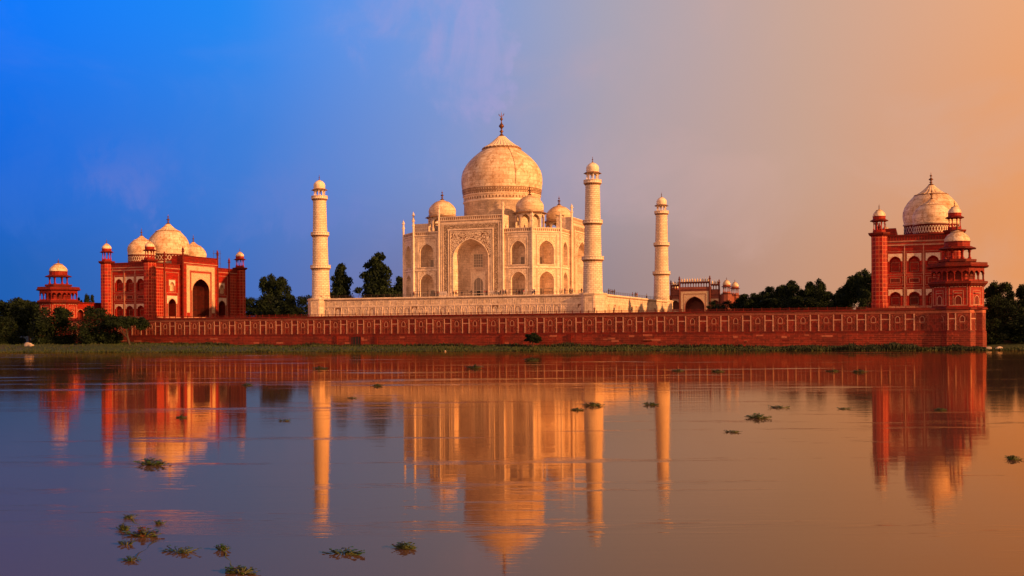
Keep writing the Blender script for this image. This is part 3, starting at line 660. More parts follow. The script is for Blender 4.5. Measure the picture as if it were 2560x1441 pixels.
# timber scaffold on the roof beside the rear kiosk
sc = empty('scaffold', (22.5, -9, PZ + BT - 1)); tag(sc, 'small dark pole scaffold on the mausoleum roof between two kiosks', 'scaffold')
q = MB()
for x in (0, 1.8):
    for y in (0, 1.8): q.tube((x, y, 0), (x, y, 6.6), .07)
for z in (1.5, 3.2, 4.9, 6.3):
    q.tube((-.4, 0, z), (2.2, 0, z), .06); q.tube((-.4, 1.8, z), (2.2, 1.8, z), .06); q.tube((0, -.3, z), (0, 2.1, z), .06); q.tube((1.8, -.3, z), (1.8, 2.1, z), .06)
q.build('pole', [STEEL], sc); q = MB(); q.box(ID, -.2, 2.0, -.1, 1.9, 4.95, 5.02); q.build('deck', [STEEL], sc)

# ------------------------------------------------------------------ the two red sandstone halls (front faces local +X)
def red_hall(loc, label):
    t_ = empty('sandstone_hall', loc); tag(t_, label, 'hall')
    X1, Y1, W = -19.3, 28.2, 20.2          # rear tower line, half length, wall height above terrace
    front = Fr(0, 0, (0, 1), (1, 0)); 
    mb = MB()
    # river side and far side
    for sg in (-1, 1):
        fr = Fr(0, sg * Y1, (1, 0), (0, sg)); fr_c = [-4.1, -9.0, -13.8]
        mb.rect(fr, X1, -17.0, 0, W, 0, 0); mb.rect(fr, -1.4, 0, 0, W, 0, 0)
        edges = [-17.0, -11.4, -6.55, -1.4]
        for i, c_ in enumerate(sorted(fr_c)):
            a0_, a1_ = edges[i], edges[i + 1]
            arch_wall(mb, fr, a0_, a1_, 0, 6.8, c_, 2.7, .4, 3.0, 4.4, 0, 0, 10); arch_wall(mb, fr, a0_, a1_, 6.8, W, c_, 2.9, 9.9, 12.6, 14.2, 0, 0, 10)
            niche(mb, fr, c_, 2.7, .4, 3.0, 4.4, 0, 1.0, .9, .3, 0, 2 if i % 2 else 0, 10); niche(mb, fr, c_, 2.9, 9.9, 12.6, 14.2, 0, 1.0, .9, .3, 0, 0, 10)
            spandrel(mb, fr, c_, 1.85, 2.8, 3.4, 4.5, 5.1, .05, 6, 10); spandrel(mb, fr, c_, 1.85, 3.0, 12.9, 14.3, 15.0, .05, 6, 10)
            mb.frame(fr, c_ - 2.1, c_ + 2.1, .5, 5.7, .07, 0, .07, 1); mb.frame(fr, c_ - 2.1, c_ + 2.1, 9.3, 15.6, .07, 0, .07, 1)
            mb.frame(fr, c_ - 2.0, c_ + 2.0, 6.3, 8.8, .07, 0, .07, 1); mb.frame(fr, c_ - 1.3, c_ + 1.3, 6.9, 8.2, .08, 0, .07, 1); mb.rect(fr, c_ - 1.1, c_ + 1.1, 7.1, 8.0, .02, 2)
            mb.frame(fr, c_ - 1.1, c_ + 1.1, 10.1, 12.6, .06, -1.0, .06, 1); mb.frame(fr, c_ - 1.0, c_ + 1.0, .9, 3.0, .07, -1.0, .06, 1)
        for u in edges: mb.box(fr, u - .12, u + .12, 0, .12, 0, 17.2, 1, False)
        mb.box(fr, X1, 0, 0, .25, 0, .45, 1, False); mb.box(fr, X1 + 2, -1.4, 0, .2, 17.2, 17.45, 1, False); mb.box(fr, X1 + 2, -1.4, 0, .2, 18.3, 18.5, 1, False)
        mb.box(fr, X1, 0, 0, .3, W - .35, W, 2, False)
        for i in range(24): mb.rect(fr, X1 + 1.3 + i * .72, X1 + 1.75 + i * .72, 18.7, 19.6, .02, 2)
        mb.frame(fr, X1 + 2.5, -1.6, 17.55, 18.2, .07, 0, .05, 1)
    mb.rect(Fr(0, 0, (0, 1), (1, 0)), -Y1, Y1, 0, W, X1, 0)
    # wings of the front
    for sg in (-1, 1):
        c_ = sg * 15.6; a0_, a1_ = sorted((sg * 10.6, sg * Y1))
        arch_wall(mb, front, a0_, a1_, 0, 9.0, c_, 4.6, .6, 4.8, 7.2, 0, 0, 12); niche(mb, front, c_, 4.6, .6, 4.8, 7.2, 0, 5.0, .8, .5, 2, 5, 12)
        arch_wall(mb, front, a0_, a1_, 9.0, W, c_, 2.6, 10.0, 12.0, 13.3, 0, 0, 10); niche(mb, front, c_, 2.6, 10.0, 12.0, 13.3, 0, 1.0, .9, .3, 3, 3, 10)
        spandrel(mb, front, c_, 3.0, 4.8, 5.4, 7.4, 8.3, .05, 6, 12); arch_rim(mb, front, c_, 4.6, .6, 4.8, 7.2, 0, .1, .16, 1, 12)
        spandrel(mb, front, c_, 1.75, 2.75, 12.0, 13.45, 14.1, .05, 6, 10); mb.frame(front, c_ - 1.95, c_ + 1.95, 9.5, 14.4, .09, 0, .08, 1)
        mb.frame(front, c_ - 3.2, c_ + 3.2, .5, 9.4, .10, 0, .08, 1, False); mb.frame(front, c_ - 3.9, c_ + 3.9, .5, 17.0, .12, 0, .10, 1, False)
        mb.frame(front, c_ - 4.5, c_ + 4.5, .5, 17.8, .10, 0, .30, 0, False)
        mb.rect(front, *sorted((sg * 20.6, sg * 25.6)), .6, 17.5, .02, 4)
        mb.box(front, a0_, a1_, 0, .2, 18.3, 18.5, 1, False); mb.box(front, a0_, a1_, 0, .3, W - .35, W, 2, False); mb.box(front, a0_, a1_, 0, .25, 0, .45, 1, False)
        for i in range(20): mb.rect(front, a0_ + .8 + i * .8, a0_ + 1.3 + i * .8, 18.7, 19.6, .02, 2)
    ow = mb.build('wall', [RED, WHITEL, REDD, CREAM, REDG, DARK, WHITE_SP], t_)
    q = MB(); q.face([(0, -Y1, W - .9), (0, Y1, W - .9), (X1, Y1, W - .9), (X1, -Y1, W - .9)]); q.build('roof', [REDW], t_)
    # low step
    q = MB()
    q.box(ID, X1 - 3, 3.4, -Y1 - 3.0, Y1 + 3.0, -.9, 0, 0); q.build('step', [REDW], t_)
    # portal
    p = MB(); D = 1.4; PTt, PWw = 23.6, 10.6; zs, za, hw = 10.5, 15.1, 5.3
    arch_wall(p, front, -PWw, PWw, 0, PTt, 0, hw * 2, .3, zs, za, D, 0, 20)
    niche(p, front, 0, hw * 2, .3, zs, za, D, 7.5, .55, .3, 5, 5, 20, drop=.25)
    for sg in (-1, 1): p.face([front(sg * PWw, D, 0), front(sg * PWw, -4, 0), front(sg * PWw, -4, PTt), front(sg * PWw, D, PTt)])
    p.rect(front, -PWw, PWw, W - 1, PTt, -4, 0); p.face([front(-PWw, -4, PTt - .5), front(PWw, -4, PTt - .5), front(PWw, D, PTt - .5), front(-PWw, D, PTt - .5)])
    p.frame(front, -8.7, 8.7, 2.1, 19.9, 1.75, D, .10, 3, False)
    p.frame(front, -9.0, 9.0, .6, 20.2, .14, D, .16, 1, False); p.frame(front, -6.8, 6.8, .6, 18.0, .12, D, .14, 1, False)
    spandrel(p, front, 0, 5.85, hw * 2 + .35, zs, za + .2, 17.2, D + .04, 3, 20); p.frame(front, -6.05, 6.05, .6, 17.4, .14, D, .12, 1, False)
    arch_rim(p, front, 0, hw * 2, .4, zs, za, D, .14, .2, 1, 20)
    p.box(front, -PWw, PWw, D, D + .2, 20.7, 20.95, 1, False); p.box(front, -PWw, PWw, D, D + .3, 23.25, PTt, 2, False); p.box(front, -PWw, PWw, D, D + .25, 0, .45, 1, False)
    for i in range(26): p.rect(front, -PWw + .3 + i * .78, -PWw + .75 + i * .78, 21.5, 23.0, D + .02, 2)
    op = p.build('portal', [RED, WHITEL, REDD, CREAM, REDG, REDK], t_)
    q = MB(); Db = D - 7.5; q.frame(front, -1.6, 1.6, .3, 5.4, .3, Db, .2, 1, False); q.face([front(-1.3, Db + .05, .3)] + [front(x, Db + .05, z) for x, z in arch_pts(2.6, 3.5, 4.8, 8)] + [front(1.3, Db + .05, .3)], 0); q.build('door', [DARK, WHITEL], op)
    for sg in (-1, 1):
        for yy, zt in ((sg * 10.9, 27.0), (sg * 20.3, 24.6)):
            mbp = MB(); mbp.lathe([(.34, 0), (.34, zt - 2.2), (.55, zt - 2.1), (.55, zt - 1.8), (.3, zt - 1.7), (.5, zt - 1.3), (.35, zt - .9), (.05, zt)], 8, (D if abs(yy) < 12 else .25, yy, 0), smooth=False); mbp.build('pinnacle', [REDD], t_)
    # corner towers with kiosks
    for x, y in ((0, -Y1), (X1, -Y1), (0, Y1), (X1, Y1)):
        q = MB(); q.lathe([(2.45, 0), (2.45, 1.5), (2.25, 1.6), (2.25, 19.9)], 8, (x, y, 0), smooth=False, a0=PI / 8)
        q.lathe([(2.25, 19.9), (2.9, 20.3), (3.1, 20.7), (3.1, 20.9), (.01, 20.9)], 8, (x, y, 0), mat=1, smooth=False, a0=PI / 8)
        ot = q.build('corner_tower', [REDG, REDD], t_)
        kiosk(t_, (x, y, 0), 1.62, 20.9, 21.7, 24.5, 2.55, 25.5, 1.68, 27.5, 1.6, [RED, REDD], MARBLE_D, 'col')
    # domes on banded drums
    DB = inlay('zigzag_band', C(.62, .54, .44), C(.20, .08, .05), 1.6, .47, .53) if 'zigzag_band' not in bpy.data.materials else bpy.data.materials['zigzag_band']
    for y, r, z0, z1, zt, fh in ((0, 7.75, 21.9, 25.3, 36.9, 4.0), (-15.8, 5.0, 20.6, 24.2, 31.0, 3.2), (15.8, 5.0, 20.6, 24.2, 31.0, 3.2)):
        q = MB(); q.lathe([(r * .97, 18.5), (r * .97, z0 - .2), (r, z0), (r * .98, z0 + .1), (r * .98, z1 - .5), (r * 1.02, z1 - .3), (r * 1.02, z1), (r * .97, z1)], 64, mats=[0, 0, 0, 1, 0, 0, 0])
        for i in range(40):
            a = 2 * PI * i / 40; d = (math.cos(a), math.sin(a)); fr = Fr(0, 0, (-d[1], d[0]), d); hw2 = PI * r / 40 * .92; zm = (z0 + z1) / 2 - .2
            za_, zb_ = zm - .95, zm + .95; ww = .17; hw2 = PI * r / 40; rr_ = r * .992
            q.face([fr(-hw2, rr_, za_), fr(-hw2 + ww, rr_, za_), fr(hw2, rr_, zb_), fr(hw2 - ww, rr_, zb_)], 2); q.face([fr(hw2, rr_ + .01, za_), fr(hw2 - ww, rr_ + .01, za_), fr(-hw2, rr_ + .01, zb_), fr(-hw2 + ww, rr_ + .01, zb_)], 2)
        od = q.build('drum', [MARBLE_B, REDD, TRIMM], t_, (-13.6, y, 0))
        h = zt - z1
        pf = [(.97, 0), (1.01, .10), (1.03, .2), (1.02, .32), (.96, .44), (.85, .56), (.70, .67), (.56, .76)]
        dome_obj('dome', [(r * a, z1 + b * h) for a, b in pf], (r * .57, z1 + .755 * h, r * .09, zt), od, [MARBLE_D, GROOVE], None)
        finial(od, zt - .1, fh, r * .11)
    # low side wing
    q = MB(); q.box(ID, -9, -3.5, Y1 + 2.2, Y1 + 5.2, -.9, 8.8, 0); q.box(ID, -9.4, -3.1, Y1 + 2.2, Y1 + 5.6, 8.8, 9.1, 1); ws_ = q.build('side_wing', [RED, REDD], t_)
    return t_
hall = red_hall((-125.2, 0, 11.2), 'red sandstone hall with sunlit portal and three pale domes, left of the mausoleum')
hall2 = copy_tree(hall, None, (122.7, 0, 11.2), PI)
for o in [o for o in scene.objects if o.parent == hall2 and o.name.startswith('side_wing')]: bpy.data.objects.remove(o)
hall2['label'] = 'red sandstone hall with one tall pale dome, right of the mausoleum behind a pavilion tower'
for o in (hall, hall2): o['group'] = 'matching red sandstone halls at the terrace ends'
sc = empty('scaffold', (-126.5, 12.2, 31.0)); tag(sc, 'thin pole scaffold round the pinnacle on the roof of the left red hall', 'scaffold')
q = MB()
for x, y in ((0, 0), (1.4, 0), (0, 2.4), (1.4, 2.4)): q.tube((x, y, 0), (x, y, 7.2), .06)
for z in (2, 4, 6): q.tube((0, -.6, z), (0, 3, z), .05); q.tube((1.4, -.6, z), (1.4, 3, z), .05); q.tube((-.3, 0, z), (1.7, 0, z), .05)
q.build('pole', [STEEL], sc)

# ------------------------------------------------------------------ octagonal pavilion towers on the terrace corners
def corner_tower(loc, label):
    t_ = empty('pavilion_tower', loc); tag(t_, label, 'tower', 'octagonal pavilion towers at the terrace corners')
    a0 = PI / 8; r = 6.75; ap = r * math.cos(a0); hw = r * math.sin(a0)
    q = MB(); q.lathe([(r + .3, -1), (r + .3, 4.45)], 8, smooth=False, a0=a0, mat=5)
    q.lathe([(r + .3, 4.45), (r + .22, 4.85), (r, 4.86), (r, 9.3)], 8, smooth=False, a0=a0, mats=[2, 2, 0]); q.lathe([(r, 9.3), (r + .16, 9.3), (r + .16, 10.0), (r, 10.0)], 8, smooth=False, a0=a0, mat=3)
    for a, fr in oct_frames((0, 0), 8): wall_bays(q, fr, -hw + .25, hw - .2, 5.2, ap)
    q.build('base_drum', [WALLR, WHITEL, REDD, PINK, LINED, REDW], t_)
    q = MB(); q.lathe([(r, 9.9), (r + .65, 10.15), (r + .65, 10.4), (r + .3, 10.75), (r - .2, 10.8)], 8, smooth=False, a0=a0); q.build('cornice', [REDD], t_)
    r2 = 6.45; ap2 = r2 * math.cos(a0); hw2 = r2 * math.sin(a0)
    q = MB()
    q.lathe([(r2, 10.6), (r2, 16.3)], 8, smooth=False, a0=a0)
    for a, fr in oct_frames((0, 0), 8):
        q.frame(fr, -2.1, 2.1, 11.1, 15.8, .12, ap2, .06, 1); arch_rim(q, fr, 0, 1.3, 11.4, 12.7, 13.5, ap2, .10, .16, 1, 8)
        q.face([fr(-.65, ap2 + .03, 11.4)] + [fr(x, ap2 + .03, z) for x, z in arch_pts(1.3, 12.7, 13.5, 8)] + [fr(.65, ap2 + .03, 11.4)], 2)
        q.frame(fr, -1.2, 1.2, 11.3, 14.9, .10, ap2, .05, 1); q.box(fr, -.9, .9, ap2, ap2 + .5, 14.1, 14.25, 1, False)
    q.build('storey_wall', [RED, WHITEL, REDD], t_)
    q = MB(); q.lathe([(r2 - .1, 15.7), (7.3, 16.5), (7.45, 16.6), (7.45, 17.1), (7.2, 17.15), (3, 17.15)], 8, smooth=False, a0=a0, mats=[1, 0, 0, 0, 1])
    for j in range(40):
        a = 2 * PI * j / 40; k2 = math.cos(PI / 8) / math.cos(((a) % (PI / 4)) - (PI / 8 if False else 0) if False else (((a + PI / 8) % (PI / 4)) - PI / 8))
        q.tube((r2 * k2 * math.cos(a), r2 * k2 * math.sin(a), 15.7), (7.2 * k2 * math.cos(a), 7.2 * k2 * math.sin(a), 16.55), .14, 4, 0)
    q.build('gallery_floor', [REDD, REDD], t_)
    q = MB(); rg = 6.6; apg = rg * math.cos(a0); hwg = rg * math.sin(a0)
    for a, fr in oct_frames((0, 0), 8):
        w3 = 2 * hwg / 3
        for i in range(3):
            c_ = -hwg + w3 * (i + .5); arch_slab(q, fr, c_ - w3 / 2, c_ + w3 / 2, 19.0, 20.6, c_, w3 * .84, 19.0, 19.05, 19.75, apg, .35, 0, 8)
            q.lathe([(.22, 17.15), (.22, 17.5), (.13, 17.6), (.12, 18.7), (.24, 19.1)], 6, fr(c_ - w3 / 2, apg - .18, 0))
            q.box(fr, c_ - w3 / 2 + .15, c_ + w3 / 2 - .15, apg - .2, apg - .1, 17.15, 17.55, 0)
    q.build('gallery_arcade', [REDM], t_)
    q = MB(); q.lathe([(4.4, 17.1), (4.4, 21)], 8, smooth=False, a0=a0)
    for a, fr in oct_frames((0, 0), 8): q.rect(fr, -.9, .9, 17.2, 19.4, 4.4 * math.cos(a0) + .03, 1)
    q.build('inner_wall', [REDM, REDD], t_)
    q = MB(); q.lathe([(rg - .1, 20.5), (7.7, 20.75), (7.75, 20.95), (7.4, 21.2), (7.4, 21.75), (7.2, 21.8), (4.2, 21.85)], 8, smooth=False, a0=a0, mats=[1, 1, 0, 0, 0, 0]); q.build('eave', [REDD, REDD], t_)
    q = MB(); q.lathe([(4.35, 21.8), (4.35, 22.1), (4.75, 22.2), (4.75, 22.7), (4.4, 22.72), (.01, 22.72)], 8, smooth=False, a0=a0); q.build('upper_floor', [REDD], t_)
    kiosk(t_, (0, 0, 0), 3.3, 22.72, 22.9, 25.8, 4.7, 27.3, 3.0, 30.2, 1.6, [REDM, REDD], MARBLE_D, 'col', a0=a0)
    return t_
tw = corner_tower((-145.6, -51.4, 0), 'left red pavilion tower with an orange lit cupola, rising behind dark bushy trees')
tw2 = copy_tree(tw, None, (142.0, -51.0, 0)); tw2['label'] = 'red pavilion tower with shadowed galleries, in front of the right hall'
# arcade wall along the left end of the terrace
AW = empty('arcade_wall', (-149.5, 0, TZ)); tag(AW, 'low sunlit red arcade wall between the left pavilion tower and the left hall', 'wall')
fr = Fr(0, 0, (0, 1), (1, 0)); q = MB()
for i in range(16):
    y0 = -46 + i * 6.4; arch_wall(q, fr, y0, y0 + 6.4, 0, 6.2, y0 + 3.2, 3.4, 0, 2.4, 4.0, 0, 0, 10); niche(q, fr, y0 + 3.2, 3.4, 0, 2.4, 4.0, 0, 1.6, .95, .3, 2, 2, 10); arch_rim(q, fr, y0 + 3.2, 3.4, 0, 2.4, 4.0, 0, .08, .14, 1, 10)
q.box(fr, -46, 56.4, -2.4, -2.0, 0, 6.2, 0); q.box(fr, -46, 56.4, -2.4, .5, 6.2, 6.6, 2)
q.build('arched_wall', [RED, WHITEL, REDD], AW)

# ------------------------------------------------------------------ the far gate
GT = empty('gateway', (-1.5, 350, 9)); tag(GT, 'distant red gateway with a dark arch and small domes, right of the rear minaret', 'gateway')
q = MB(); fr = Fr(0, 0)                                     # faces -Y
H0 = 19.0
for k_ in range(4):
    a = k_ * PI / 2; d = (math.sin(a), -math.cos(a)); off = 16.5 if k_ in (1, 3) else 16.5
    f4 = Fr(0, 16.5, (-d[1], d[0]), d); hw = 20 if k_ in (0, 2) else 16.5; D = 16.5 if k_ in (0, 2) else 20
    if k_ == 0:
        q.rect(f4, -20, 20, H0 - .001, H0, D)
        for sg in (-1, 1):
            c_ = sg * 12.7; u0, u1 = sorted((sg * 9.7, sg * 20))
            for zb_, zs_, za_ in ((1, 6, 8.0), (10.2, 13.4, 15.4)):
                arch_wall(q, f4, u0, u1, zb_ - 1 if zb_ < 5 else 9.2, 9.2 if zb_ < 5 else H0, c_, 4.6, zb_, zs_, za_, D, 0, 10); niche(q, f4, c_, 4.6, zb_, zs_, za_, D, 2, .8, .4, 2, 2, 10)
                spandrel(q, f4, c_, 2.8, 4.9, zs_, za_ + .2, za_ + .9, D + .05, 3, 10); q.frame(f4, c_ - 3.0, c_ + 3.0, zb_ - .4, za_ + 1.3, .15, D, .1, 1)
    else:
        q.rect(f4, -hw, hw, 0, H0, D)
    q.box(f4, -hw, hw, D, D + .3, H0 - .5, H0, 2, False)
q.face([(-20, 0, H0 - .3), (20, 0, H0 - .3), (20, 33, H0 - .3), (-20, 33, H0 - .3)])
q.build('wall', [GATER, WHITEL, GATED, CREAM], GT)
q = MB(); D = 1.5; f5 = Fr(0, 0)
arch_wall(q, f5, -9.7, 9.7, 0, 24.0, 0, 12.6, .2, 11.0, 17.9, D, 0, 18); niche(q, f5, 0, 12.6, .2, 11.0, 17.9, D, 7, .7, .4, 2, 2, 18)
for sg in (-1, 1): q.face([f5(sg * 9.7, D, 0), f5(sg * 9.7, -5, 0), f5(sg * 9.7, -5, 24), f5(sg * 9.7, D, 24)])
q.face([f5(-9.7, -5, 24), f5(9.7, -5, 24), f5(9.7, D, 24), f5(-9.7, D, 24)]); q.rect(f5, -9.7, 9.7, 18, 24, -5)
q.frame(f5, -8.8, 8.8, .5, 21.2, 1.5, D, .12, 3, False); q.frame(f5, -7.0, 7.0, .5, 19.4, .25, D, .14, 1, False); spandrel(q, f5, 0, 6.75, 13.0, 11.0, 18.1, 19.1, D + .05, 3, 18); arch_rim(q, f5, 0, 12.6, .3, 11, 17.9, D, .2, .35, 1, 18)
q.box(f5, -9.7, 9.7, D, D + .3, 22.2, 22.5, 2, False)
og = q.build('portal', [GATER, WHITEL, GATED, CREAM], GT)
q = MB(); Db = D - 7
q.face([f5(-1.7, Db + .05, .2)] + [f5(x, Db + .05, z) for x, z in arch_pts(3.4, 6, 8, 8)] + [f5(1.7, Db + .05, .2)], 0)
for sg in (-1, 1): q.box(f5, sg * 2.9 - .5, sg * 2.9 + .5, Db, Db + .3, .2, 8.5, 1, False)
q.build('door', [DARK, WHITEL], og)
def gallery(x0, x1, z0, n, z1, dd0, cup):
    q = MB(); p_ = (x1 - x0) / n
    for i in range(n): arch_slab(q, f5, x0 + i * p_, x0 + (i + 1) * p_, z0, z0 + 3.0, x0 + (i + .5) * p_, p_ * .72, z0 + .1, z0 + 1.6, z0 + 2.4, dd0, .5, 0, 8)
    q.box(f5, x0 - .2, x1 + .2, dd0 - 2, dd0 + .6, z0 + 3.0, z0 + 3.4, 1)
    o_ = q.build('roof_gallery', [GATED, GATED], GT)
    for i in range(n):
        q = MB(); q.lathe([(.55, z0 + 3.4), (.62, z0 + 3.9), (.62, z0 + 4.4), (.45, z0 + 4.9), (.15, z0 + 5.3), (.06, z0 + 5.5), (.01, z0 + 6.5)], 10, f5(x0 + (i + .5) * p_, dd0 - .8, 0)); q.build('cupola', [MARBLE_D], o_)
gallery(-9.2, 9.2, 23.0 + 1.0, 11, 0, 1.2, True)
gallery(10.2, 15.0, 22.3, 3, 0, .4, True)
for sg in (-1, 1): q = MB(); q.box(f5, *sorted((sg * 9.7, sg * 15.3)), -4, 0.2, H0, 22.3); q.build('parapet', [GATER], GT)
gallery(-15.0, -10.2, 22.3, 3, 0, .4, True)
for sg in (-1, 1):
    for xx, zt in ((9.7, 31.2), (15.4, 28.8)):
        q = MB(); q.lathe([(.5, 0), (.5, zt - 2.4), (.8, zt - 2.2), (.8, zt - 1.8), (.35, zt - 1.6), (.5, zt - 1.0), (.05, zt)], 8, f5(sg * xx, D if xx < 12 else .4, 0), smooth=False); q.build('pinnacle', [GATED], GT)
for x, y in ((-20, 0), (20, 0), (-20, 33), (20, 33)):
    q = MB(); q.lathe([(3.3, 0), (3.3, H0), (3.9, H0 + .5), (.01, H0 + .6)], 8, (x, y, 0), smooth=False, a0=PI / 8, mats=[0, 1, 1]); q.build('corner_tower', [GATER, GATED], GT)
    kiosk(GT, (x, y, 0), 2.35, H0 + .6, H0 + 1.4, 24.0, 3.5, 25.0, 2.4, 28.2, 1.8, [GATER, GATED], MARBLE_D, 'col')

# ------------------------------------------------------------------ trees
LEAF, b_ = newmat('dark_leaves')
ob = N('ShaderNodeNewGeometry').outputs['Position']; n1 = NOISE(ob, .35, 3, .6); n2 = NOISE(ob, 2.5, 2, .6)
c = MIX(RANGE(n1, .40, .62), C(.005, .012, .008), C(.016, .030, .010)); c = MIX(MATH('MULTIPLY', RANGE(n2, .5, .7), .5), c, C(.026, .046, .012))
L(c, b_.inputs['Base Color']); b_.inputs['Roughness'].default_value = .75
b_.inputs['Specular IOR Level'].default_value = .15
BARK, b_ = newmat('tree_bark'); L(MIX(NOISE(OBJC(), 4), C(.05, .035, .025), C(.10, .07, .05)), b_.inputs['Base Color']); b_.inputs['Roughness'].default_value = .9
def leaf_mesh(name, pts, size, seed):
    rg = np.random.default_rng(seed); n = len(pts)
    nrm = rg.normal(size=(n, 3)); nrm /= np.linalg.norm(nrm, axis=1)[:, None]
    a = np.cross(nrm, rg.normal(size=(n, 3))); a /= np.linalg.norm(a, axis=1)[:, None]; b = np.cross(nrm, a)
    s = size * rg.uniform(.5, 1.3, size=(n, 1)); a *= s; b *= s * .6
    V = np.stack([pts - a, pts - b * .9, pts + a, pts + b * .9], 1).reshape(-1, 3)
    me = bpy.data.meshes.new(name); me.vertices.add(n * 4); me.vertices.foreach_set('co', V.ravel())
    me.loops.add(n * 4); me.loops.foreach_set('vertex_index', np.arange(n * 4)); me.polygons.add(n); me.polygons.foreach_set('loop_start', np.arange(0, n * 4, 4)); me.polygons.foreach_set('loop_total', np.full(n, 4))
    me.materials.append(LEAF); me.update(); me.validate(); return me
def tree_proto(kind, seed, n):
    rg = np.random.default_rng(seed); lob = []
    if kind == 'r':
        lob.append((0, 0, .58, .32, .30))
        for i in range(30):
            a = rg.uniform(0, 2 * PI); z = rg.uniform(.22, .93); rr = .44 * math.sin(min(PI * .97, PI * (z - .06) / 1.0)) ** .7; r = rg.uniform(.5, .95) * rr; s = rg.uniform(.08, .15)
            lob.append((r * math.cos(a), r * math.sin(a), z, s, s * rg.uniform(.55, .9)))
    elif kind == 'c':
        for i in range(44):
            t_ = (i / 44) ** .9; z = .10 + .84 * t_; rr = .46 * (1 - t_) ** .62 + .02; a = rg.uniform(0, 2 * PI); r = rg.uniform(.35, 1) * rr; s = rg.uniform(.07, .13) * (1.15 - .55 * t_)
            lob.append((r * math.cos(a), r * math.sin(a), z, s * 1.25, s * .65))
        for t_ in np.linspace(0, .9, 9): lob.append((0, 0, .12 + .8 * t_, .34 * (1 - t_) ** .7 + .05, .10))
    elif kind == 'b':
        lob.append((0, 0, .42, .42, .44)); lob.append((0, 0, .12, .40, .14))
        for i in range(26):
            a = rg.uniform(0, 2 * PI); z = rg.uniform(.08, .88); rr = .47 * math.sin(PI * min(.93, .25 + z * .70)) ** .6; r = rg.uniform(.6, .95) * rr; s = rg.uniform(.08, .15); lob.append((r * math.cos(a), r * math.sin(a), z, s, s * .9))
    else:   # umbrella crown on a leaning trunk
        lob.append((0, 0, .72, .34, .14))
        for i in range(22):
            a = rg.uniform(0, 2 * PI); r = rg.uniform(.2, .46); z = .90 - r * .5 + rg.uniform(-.16, .04); s = rg.uniform(.08, .13); lob.append((r * math.cos(a), r * math.sin(a), z, s, s * .8))
    W = np.array([l[3] ** 2 for l in lob]); idx = rg.choice(len(lob), n, p=W / W.sum()); Lb = np.array(lob)[idx]
    v = rg.normal(size=(n, 3)); v /= np.linalg.norm(v, axis=1)[:, None]; rad = rg.uniform(0, 1, (n, 1)) ** .42 * rg.uniform(.8, 1.12, (n, 1))
    pts = Lb[:, :3] + v * rad * np.stack([Lb[:, 3], Lb[:, 3], Lb[:, 4]], 1)
    t_ = empty('tree'); me = leaf_mesh('crown', pts, .024, seed)
    o = bpy.data.objects.new('crown', me); scene.collection.objects.link(o); o.parent = t_
    q = MB(); top_ = {'r': .6, 'c': .9, 'b': .5, 'u': .7}[kind]; bend = .12 if kind == 'u' else .02
    q.tube((bend, 0, -.03), (bend * .4, .01, top_ * .45), .028, 8, 0, .020); q.tube((bend * .4, .01, top_ * .45), (0, 0, top_), .020, 8, 0, .008)
    for i in range(7):
        l = lob[1 + i * 2]; q.tube((bend * .4, .01, top_ * (.35 + .07 * i)), (l[0] * .8, l[1] * .8, l[2]), .010, 5, 0, .004)
    q.build('trunk', [BARK], t_)
    return t_
protos = {}
NL = {'r': 14000, 'c': 16000, 'b': 15000, 'u': 12000}
